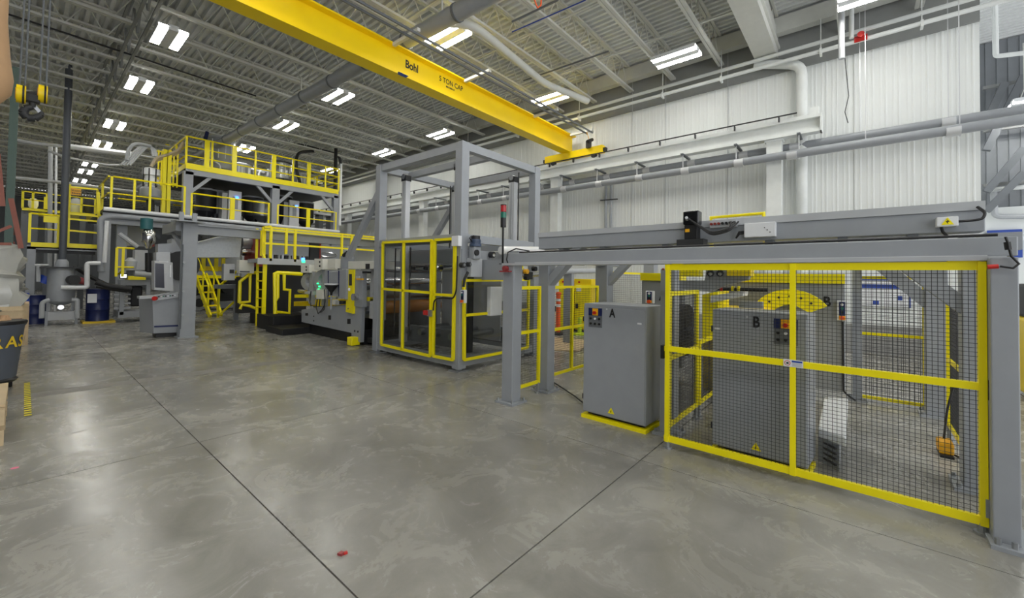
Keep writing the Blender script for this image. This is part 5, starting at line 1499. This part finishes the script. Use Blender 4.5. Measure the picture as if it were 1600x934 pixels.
MB().lathe(tuple(ey(204, 408)), [(.12, -.25), (.14, 0), (.05, .1)], 12).build('blower', 'grey_light', ex, True)
MB().tube([ey(182, 428, .3), ey(188, 424, .3), ey(196, 415, .3)], .05, 8).build('pipe', 'chrome', ex, True)
MB().tube([ey(186, 365, .4), ey(215, 386, .4)], .06, 8).build('pipe', 'grey_light', ex, True)
eb(186, 352, 225, 385, 4, .1, 'rear_panel', 'panel_white')
rail('yellow guard rail around the extruder under the mezzanine', [(ey(181, 390).x, 15.3), (ey(208, 390).x, 15.3)], ey(190, 432).z, .78, (.26,), [(ey(181, 390).x, 15.3), (ey(191, 390).x, 15.3)])
t = thing('machine_enclosure', 'tall grey enclosure panel behind the operator console', 'panel', tuple(P(278, 420, 'Y', 13.5)))
a, b = P(268, 373, 'Y', 13.5), P(284, 460, 'Y', 13.5)
MB().box(a.x, b.x, 13.5, 14, .02, a.z).build('body', 'grey', t)
MB().cyl(P(284, 415, 'Y', 13.4), P(284, 415, 'Y', 13.7), .38, 20).build('fan_guard', 'dark', t, True)

# ================================================================== LEFT END PLATFORM
lp = thing('end_platform', 'grey platform with yellow toe boards and rails above the grey tank', 'platform', (.8, 17.8, 0))
def ly(px, py, d=0): return P(px, py, 'Y', 17.8 + d)
MB().box(ly(42, 390).x, ly(56, 390).x, 17.8, 18.0, 0, ly(48, 386).z).build('column', 'grey', lp)
MB().box(ly(42, 390).x, ly(158, 390).x, 17.8, 18.0, ly(100, 391).z, ly(100, 385).z).build('edge_beam', 'grey', lp)
MB().box(ly(42, 390).x, ly(158, 390).x, 17.8, 19.8, ly(100, 389).z, ly(100, 387).z).build('deck', 'dark', lp)
MB().box(ly(56, 394).x, ly(150, 394).x, 17.95, 18.05, ly(100, 396).z, ly(100, 391).z).build('channel', 'black', lp)
MB().box(ly(48, 385).x, ly(92, 385).x, 17.76, 17.79, ly(70, 386).z, ly(70, 379).z).build('toe_board', 'yellow', lp)
MB().box(ly(98, 386).x, ly(156, 386).x, 17.76, 17.79, ly(125, 387.5).z, ly(125, 381).z).build('toe_board', 'yellow', lp)
zd = ly(70, 380).z
rail('yellow guard rail on the end platform beside the dark pole', [(ly(47, 340).x, 17.78), (ly(104, 340).x, 17.78)], zd, ly(70, 335).z - zd, (ly(70, 358).z - zd,), [(ly(47, 340).x, 17.78), (ly(92, 340).x, 17.78)])
t = thing('platform_gate', 'yellow gate frame with a warning board on the end platform', 'gate', (1.1, 17.78, zd))
for px0, px1 in ((108, 103), (153, 156)):
    MB().bar(ly(px0, 288 if px0 == 108 else 300, -.03), ly(px1 + 2, 385, -.03), .1, .08).build('stile', 'yellow', t)
for py in (292, 334, 342, 360):
    MB().bar(ly(109, py, -.03), ly(153, py + 4, -.03), .05).build('gate_bar', 'yellow', t)
wb = MB().box(ly(110, 296).x, ly(127, 296).x, 17.72, 17.74, ly(118, 305).z, ly(118, 295).z).build('warning_board', 'amber', t, label='amber warning board')
for k, tx in enumerate(('WARNING',)):
    text(tx, 'black', wb, (ly(111, 300).x, 17.719, ly(118, 300).z - .075 * k), (1, 0, 0), (0, 0, 1), .06, 'board_lettering', bold=.01, narrow=.78)
a, b = ly(68, 337), ly(92, 349)
tag(MB().box(a.x, b.x, 17.70, 17.75, b.z, a.z).build('load_sign', 'yellow'), 'plain yellow sign plate on the end platform rail', 'sign')
for k in range(6):
    X_ = ly(112, 300).x + k * .035
    MB().box(X_, X_ + .025, 17.716, 17.722, ly(118, 302.5).z - .02, ly(118, 302.5).z + .02).build('small_print', 'black', wb)
t = thing('rear_deck', 'further yellow edged deck seen behind the end platform', 'platform', (.6, 22, 0))
def ry(px, py): return P(px, py, 'Y', 22)
MB().box(ry(34, 330).x, ry(155, 330).x, 22, 24, ry(70, 331).z, ry(70, 327).z).build('deck', 'yellow', t)
for k, px in enumerate((36, 52, 74, 98, 128, 150)):
    MB().box(ry(px, 300).x - .03, ry(px, 300).x + .03, 22, 22.06, ry(70, 328).z, ry(70, 302).z).build('rail_post', 'yellow', t)
    MB().box(ry(px, 400).x - .08, ry(px, 400).x + .08, 22.1, 22.3, 0, ry(70, 331).z).build('leg', 'grey_dark', t)
for py in (302, 314):
    MB().box(ry(34, 300).x, ry(152, 300).x, 22, 22.05, ry(70, py + 1).z, ry(70, py - .5).z).build('rail', 'yellow', t)
MB().box(ry(69, 300).x, ry(76, 300).x, 21.9, 22, ry(70, 327).z, ry(70, 308).z).build('yellow_guard', 'yellow', t)
for i, (x0, y0, x1, y1, mt, lb) in enumerate(((110, 305, 127, 328, 'grey_light', 'pale grey round topped blower box on the rear deck'), (132, 296, 147, 325, 'dark', 'dark hopper body on the rear deck'),
                                              (44, 310, 60, 327, 'cream', 'cream equipment box on the rear deck beside the rail'))):
    a, b = P(x0, y0, 'Y', 22.8), P(x1, y1, 'Y', 22.8)
    tag(MB().lathe(((a.x + b.x) / 2, 22.9, P(70, 327.5, 'Y', 22).z), [(.2 * (b.x - a.x), 0), (.5 * (b.x - a.x), .2), (.5 * (b.x - a.x), a.z - b.z), (.3 * (b.x - a.x), a.z - b.z + .1)], 14).build('deck_vessel', mt, smooth=True), lb, 'vessel')
tag(MB().cyl(P(97.5, 410, 'Y', 17.6), P(108.5, 96, 'Y', 17.6), .08, 12).build('vent_stack', 'pole', smooth=True), 'tall dark vent stack pole rising from the end platform to the roof', 'pole')
for i, (px, lb) in enumerate(((77, 'galvanised rack upright standing behind the dark pole'), (86, 'thin pale riser pipe beside the dark pole'))):
    tag(MB().cyl(P(px, 497, 'Y', 20.5), P(px + 2, 225, 'Y', 20.5), (.055, .03)[i], 8).build('riser', ('grey_light', 'panel_white')[i], smooth=True), lb, 'pipe')
# tank, drums and pipework
tk = thing('process_tank', 'grey cylindrical process tank on a box stand beside the blue drum', 'tank', (.64, 16, 0))
tc = V((.64, 16.1, 0))
MB().lathe((tc.x, tc.y, .5), [(.1, 0), (.22, .06), (.26, .10), (.26, .92), (.24, .96), (.05, .98)], 24).build('vessel', 'grey', tk, True)
MB().lathe((tc.x, tc.y, 1.44), [(.28, 0), (.28, .04)], 24).build('rim', 'grey', tk, True)
MB().lathe((tc.x, tc.y, 1.5), [(.13, 0), (.12, .14), (.08, .2)], 14).build('agitator_drive', 'grey', tk, True)
MB().box(.25, 1.0, 15.8, 16.4, 1.46, 1.50).build('top_plate', 'dark', tk)
for sx in (-.22, .22):
    MB().box(tc.x + sx - .03, tc.x + sx + .03, 16.0, 16.06, .3, .62).build('leg', 'grey', tk)
MB().box(.38, .92, 15.85, 16.35, .12, .33).build('stand_box', 'grey_light', tk)
for sx in (.37, .90):
    MB().box(sx, sx + .05, 15.84, 15.9, 0, .34).build('stand_leg', 'grey', tk)
MB().cyl(P(112, 437, 'Y', 15.8), P(117, 437, 'Y', 15.6), .12, 14).build('manhole', 'dark', tk, True)
MB().tube([P(115, 437, 'Y', 15.75), P(125, 438, 'Y', 15.75), P(137, 441, 'Y', 15.75)], .09, 10).build('red_outlet', 'dull_red', tk, True)
MB().tube([P(95, 449, 'Y', 15.6), P(136, 449, 'Y', 15.6), P(136, 411, 'Y', 15.6), P(156, 411, 'Y', 15.6)], .055, 10, .06).build('pipe', 'panel_white', tk, True, 'white bent pipe')
MB().tube([P(112, 468, 'Y', 15.8), P(121, 468, 'Y', 15.8), P(121, 497, 'Y', 15.8)], .05, 10, .08).build('pipe', 'grey_light', tk, True)
MB().tube([P(78, 468, 'Y', 15.8), P(66, 472, 'Y', 15.8), P(65, 497, 'Y', 15.8)], .05, 10, .08).build('pipe', 'grey_light', tk, True)
MB().cyl(P(95, 480, 'Y', 15.9), P(95, 480, 'Y', 15.75), .06, 10).build('drain_valve', 'chrome', tk, True)
MB().tube([P(54, 414, 'Y', 16), P(76, 414, 'Y', 16)], .03, 8).tube([P(60, 414, 'Y', 16), P(60, 440, 'Y', 16)], .04, 8).build('pipe', 'grey_light', tk, True)
MB().tube([P(115, 416, 'Y', 16), P(140, 432, 'Y', 16), P(170, 446, 'Y', 16)], .05, 8, .1).build('black_hose', 'black', tk, True)
MB().cyl(P(66, 442, 'Y', 16.2), P(74, 432, 'Y', 16.2), .13, 12).build('pump_motor', 'blue', tk, True, 'blue pump motor')
def drum(label, X, Y, r, h, zb=0.0):
    t = thing('steel_drum', label, 'drum', (X, Y, zb))
    MB().lathe((X, Y, zb), [(r, 0), (r, .02), (r * .98, .03), (r * .98, h * .33), (r * 1.02, h * .35), (r * .98, h * .37), (r * .98, h * .66), (r * 1.02, h * .68), (r * .98, h * .70), (r * .98, h * .97), (r, h * .98), (r, h)], 24).build('shell', 'navy', t, True)
    MB().lathe((X, Y, zb + h - .01), [(r * .94, 0), (r * .94, .004)], 24).build('lid', 'navy', t)
    return t
dr = drum('dark blue steel drum with a white label on a yellow mat beside the tank', 1.33, 16.0, .24, .87, .05)
a = P(144, 466, 'Y', 15.75)
MB().box(a.x - .09, a.x + .09, 15.745, 15.755, a.z - .12, a.z + .12).build('paper_label', 'panel_white', dr)
tag(MB().box(1.03, 1.66, 15.68, 16.35, 0, .05).build('spill_mat', 'stencil'), 'yellow spill mat under the dark blue drum', 'mat')
drum('dark blue drum hidden behind the grey tank legs', .22, 16.6, .22, .75)
tag(MB().cyl(P(53, 460, 'Y', 16.5), P(52, 505, 'Y', 16.5), .06, 10).build('bollard', 'grey', smooth=True), 'slim grey vertical pipe before the platform column', 'pipe')

# ================================================================== HOOK BLOCK
hb = thing('hook_block', 'yellow sheaved crane hook block with a black hook hanging on wire ropes', 'crane hook', (0.02, 6.5, 3.0))
HY = 6.5
def hy(px, py, d=0): return P(px, py, 'Y', HY + d)
for px in (33, 67):
    c0 = hy(px, 147)
    s_ = MB().cyl(L3(c0, -.032, 0), L3(c0, .032, 0), .09, 22).build('sheave_cover', 'crane_yellow', hb, True)
    MB().cyl(L3(c0, .008, 0), L3(c0, .022, 0), .094, 22).build('sheave_groove', 'black', s_, True)
    MB().cyl(L3(c0, -.038, 0), L3(c0, -.032, 0), .055, 16).build('hub_cap', 'amber', s_, True)
a, b = hy(33, 148), hy(67, 148)
MB().cyl(a, b, .035, 12).build('axle', 'dark', hb, True)
q = hy(51, 156)
MB().box(q.x - .05, q.x + .05, HY - .04, HY + .04, q.z - .03, q.z + .06).build('yoke', 'black', hb, bevel=.01)
hk = [hy(51, 160), hy(50, 167), hy(40, 169), hy(36, 176), hy(42, 184), hy(54, 185), hy(64, 180), hy(66, 175)]
m = MB()
rr = [.026, .026, .032, .036, .036, .034, .026, .015]
for i in range(len(hk) - 1):
    m.cyl(hk[i], hk[i + 1], rr[i], 10, rr[i + 1])
m.build('hook', 'dark', hb, True)
MB().bar(hy(53, 165), hy(64, 177), .012, .03).build('safety_latch', 'steel', hb)
for px0, px1 in ((30, 40), (39, 45), (62, 66), (72, 76)):
    a = hy(px0, 140)
    MB().cyl(a, (a.x + (px1 - px0) * .002, HY, 5.2), .008, 6).build('wire_rope', 'grey_dark', hb)
t = thing('crane_hoist', 'wire rope hoist trolley riding under the yellow crane girder', 'hoist', (0.02, GY, 5.2))
MB().box(-.45, .5, GY - .35, GY + .3, 5.2, 5.6).build('drum_housing', 'crane_yellow', t)
MB().cyl((-.8, GY - .1, 5.4), (-.45, GY - .1, 5.4), .15, 14).build('hoist_motor', 'dark', t, True)

# ================================================================== LEFT EDGE: RACK, PALLETS, BIN
rk = thing('pallet_rack', 'green pallet rack with rust red beams at the edge of the floor', 'rack', (-.6, 9, 0))
for X, Y in ((-.17, 10.2), (-1.2, 10.2), (-.17, 7.0), (-1.2, 7.0)):
    if Y == 10.2 or X < -1:
        MB().box(X - .045, X + .045, Y - .04, Y + .04, 0, 4.6).build('upright', 'rack_green', rk)
for z in (1.75, 2.1):
    MB().box(-.17 - .03, -.11, 10.2, 12.9, z, z + .1).build('beam', 'rack_red', rk)
a = P(0, 356, 'Y', 9.4); b = P(26, 353, 'Y', 9.4)
MB().bar(P(17, 310, 'Y', 8.5), P(33, 388, 'Y', 8.5), .03, .05).build('rack_brace', 'rack_red', rk)
MB().bar(P(-4, 240, 'Y', 7.6), P(4, 322, 'Y', 7.6), .03, .045).build('rack_brace', 'rack_red', rk)
MB().bar(P(-2, 361, 'Y', 8.4), P(18, 353, 'Y', 8.4), .03, .035).build('beam', 'rack_red', rk)
MB().bar(P(-2, 381, 'Y', 8.4), P(18, 381, 'Y', 8.4), .03, .035).build('beam', 'rack_red', rk)
tag(MB().lathe((P(-8, 100, 'Y', 5.5).x - .07, 5.5, P(0, 145, 'Y', 5.5).z), [(.05, -.25), (.10, -.1), (.165, 0), (.175, .12), (.15, .32), (.13, .6), (.13, 2.2)], 20).build('wrapped_load', 'card', smooth=True),
    'tan cardboard wrapped load on the rack at the picture edge'.replace('picture edge', 'top of the rack'), 'load')
# stretch wrapped pallet load
wl = thing('wrapped_pallet', 'crumpled clear stretch wrapped load on the rack above the boxes', 'pallet load', (-.25, 9, 1))
m = MB()
cx_, cy_ = -.42, 9.0
rings = []
N = 28
lv = [.92, 1.0, 1.08, 1.16, 1.24, 1.34, 1.44, 1.52, 1.60, 1.66, 1.72]
vs = []
for i, z in enumerate(lv):
    f_ = (1.0, 1.06, .9, 1.08, .92, .98, .84, 1.02, .86, .94, .6)[i]
    for k in range(N):
        an = 2 * math.pi * k / N
        sq = min(1 / max(abs(math.cos(an)), 1e-3), 1 / max(abs(math.sin(an)), 1e-3), 1.25)
        r_ = .40 * (f_ ** .5) * sq * (1 + .10 * math.sin(3 * an + 2.1 * i)) + random.uniform(-.04, .04)
        vs.append((cx_ + r_ * math.cos(an), cy_ + 1.3 * r_ * math.sin(an), z + .05 * math.sin(2 * an + i) + random.uniform(-.03, .03)))
fs = [(i * N + k, i * N + (k + 1) % N, (i + 1) * N + (k + 1) % N, (i + 1) * N + k) for i in range(len(lv) - 1) for k in range(N)]
fs += [tuple(range(N - 1, -1, -1)), tuple(range((len(lv) - 1) * N, len(lv) * N))]
m.add(vs, fs)
m.build('stretch_wrap', 'wrap', wl, True)
MB().box(-.85, 0, 8.5, 9.5, .86, .92).build('pallet_deck', 'wood', wl)
for yy in (8.55, 9.0, 9.45):
    MB().box(-.85, 0, yy - .04, yy + .04, .76, .86).build('pallet_runner', 'wood', wl)
MB().box(-.85, -.0, 8.5, 9.5, .70, .76).build('rack_shelf', 'rack_red', wl)
for sx, sy in ((-.82, 8.53), (-.82, 9.47), (-.2, 9.47), (-.4, 8.53)):
    MB().box(sx - .03, sx + .03, sy - .03, sy + .03, 0, .7).build('shelf_leg', 'rack_green', wl)
tag(MB().box(P(10, 470, 'Y', 12).x, P(31, 470, 'Y', 12).x, 12, 12.4, P(20, 474, 'Y', 12).z, P(20, 452, 'Y', 12).z).build('cardboard_box', 'card_yellow', bevel=.01), 'yellow cardboard box on the far stack near the rack', 'box')
a = P(20, 474, 'Y', 12)
t = thing('box_stack', 'stack of pale pallets carrying the yellow box', 'pallet', (a.x, 12, 0))
for k in range(5):
    z = k * a.z / 5
    MB().box(a.x - .35, a.x + .2, 11.9, 12.7, z + a.z / 5 * .6, z + a.z / 5).build('deck', 'wood', t)
    for yy in (11.95, 12.3, 12.65):
        MB().box(a.x - .35, a.x + .2, yy - .04, yy + .04, z, z + a.z / 5 * .6).build('runner', 'wood', t)
tag(MB().cyl(P(35, 478, 'Y', 13), P(34, 458, 'Y', 13), .1, 12).build('blue_pail', 'blue', smooth=True), 'small blue pail beside the yellow box', 'pail')
# trash bin
BX, BY = -.23, 7.75
tb = thing('trash_bin', 'grey wheeled trash bin with yellow stencilled lettering', 'bin', (BX, BY, 0))
MB().lathe((BX, BY, .13), [(.20, 0), (.205, .02), (.255, .60), (.27, .62), (.27, .65), (.24, .65), (.235, .6), (.19, .05)], 28).build('body', 'bin_grey', tb, True)
MB().lathe((BX, BY, .76), [(.272, 0), (.278, .02), (.272, .04), (.24, .04)], 28).build('rim', 'black', tb, True)
MB().lathe((BX, BY, .08), [(.2, 0), (.22, .03), (.2, .055)], 20).build('dolly', 'black', tb, True)
for k in range(5):
    an = 2 * math.pi * k / 5 - .9
    X, Y = BX + .17 * math.cos(an), BY + .17 * math.sin(an)
    MB().cyl((X - .015, Y, .037), (X + .015, Y, .037), .037, 12).build('caster', 'rubber', tb, True)
word = 'TRASH'
for k, ch in enumerate(word):
    an = math.radians(-108 + k * 27.5)
    rr = .243
    nrm = V((math.cos(an), math.sin(an), 0))
    rt = V((-math.sin(an), math.cos(an), 0))
    o_ = V((BX, BY, .50)) + nrm * rr - rt * .042
    text(ch, 'stencil', tb, tuple(o_), tuple(rt), (nrm.x * .09, nrm.y * .09, 1), .13, 'stencil_letter', thick=.004, bold=.02, narrow=.85)
for i, (dx, dy, s, mt, lb) in enumerate(((-.06, -.05, .09, 'panel_white', 'crumpled white paper on top of the trash bin'), (.09, .04, .08, 'card', 'tan crumpled card on top of the trash bin'), (-.02, .12, .08, 'dull_red', 'pinkish wrapper on top of the trash bin'))):
    m = MB()
    n_ = 9
    vs = [(BX + dx + s * (.8 + random.uniform(-.2, .3)) * math.cos(6.283 * k / n_) * f_, BY + dy + s * (.8 + random.uniform(-.2, .3)) * math.sin(6.283 * k / n_) * f_, z)
          for z, f_ in ((.70, .7), (.80, 1.0), (.86, .5)) for k in range(n_)]
    fs = [(i_ * n_ + k, i_ * n_ + (k + 1) % n_, (i_ + 1) * n_ + (k + 1) % n_, (i_ + 1) * n_ + k) for i_ in range(2) for k in range(n_)]
    fs += [tuple(range(n_ - 1, -1, -1)), tuple(range(2 * n_, 3 * n_))]
    m.add(vs, fs)
    tag(m.build('rubbish', mt), lb, 'rubbish')
# wooden pallet at the floor edge
pt = thing('wooden_pallet', 'worn wooden pallet stack at the floor edge below the striped mark', 'pallet', (-.35, 5.7, 0))
for zz in (.0, .16):
    for yy in (5.25, 5.75, 6.28):
        MB().box(-.85, -.07, yy - .03, yy + .03, zz, zz + .10).build('runner', 'wood', pt)
    for k in range(6):
        xx = -.85 + k * .135
        MB().box(xx, xx + .105, 5.2, 6.33, zz + .10, zz + .125).build('board', 'wood', pt)
MB().box(-.8, -.07, 5.3, 6.3, .29, .31).build('top_sheet', 'wood', pt)
# floor marks
t = thing('floor_marking', 'black and yellow striped strip taped on the concrete floor', 'floor marking', (.06, 7, 0))
MB().box(.035, .085, 6.1, 7.95, .0005, .002).build('tape', 'black', t)
for k in range(18):
    yy = 6.12 + k * .102
    MB().box(.036, .084, yy, yy + .05, .002, .0028).build('stripe', 'yellow', t)
q = P(23, 731, 'Z', 0)
tag(MB().lathe((q.x, q.y, .0005), [(.022, 0), (.018, .001)], 10).build('paint_spot', 'pink'), 'small pink paint spot on the concrete floor', 'mark')
q = P(533, 867, 'Z', 0)
t = thing('plastic_scrap', 'small red broken plastic scrap lying on the bare concrete', 'scrap', tuple(q))
MB().prism([L3(q, -.014, .012), L3(q, .010, .014), L3(q, .013, -.006), L3(q, -.004, -.012)], (0, 0, .012)).build('chip', 'dull_red', t)
MB().prism([L3(q, .012, .004), L3(q, .03, -.002), L3(q, .026, -.016), L3(q, .010, -.012)], (0, 0, .009)).build('chip', 'red', t)

# repeats of one kind share a group
from collections import defaultdict
kinds_ = defaultdict(list)
for o in bpy.data.objects:
    if o.parent is None and 'category' in o and 'group' not in o:
        kinds_[o.name.split('.')[0]].append(o)
for k_, l_ in kinds_.items():
    if len(l_) > 1:
        for o in l_:
            o['group'] = k_.replace('_', ' ') + 's in the factory hall'
bpy.context.view_layer.update()
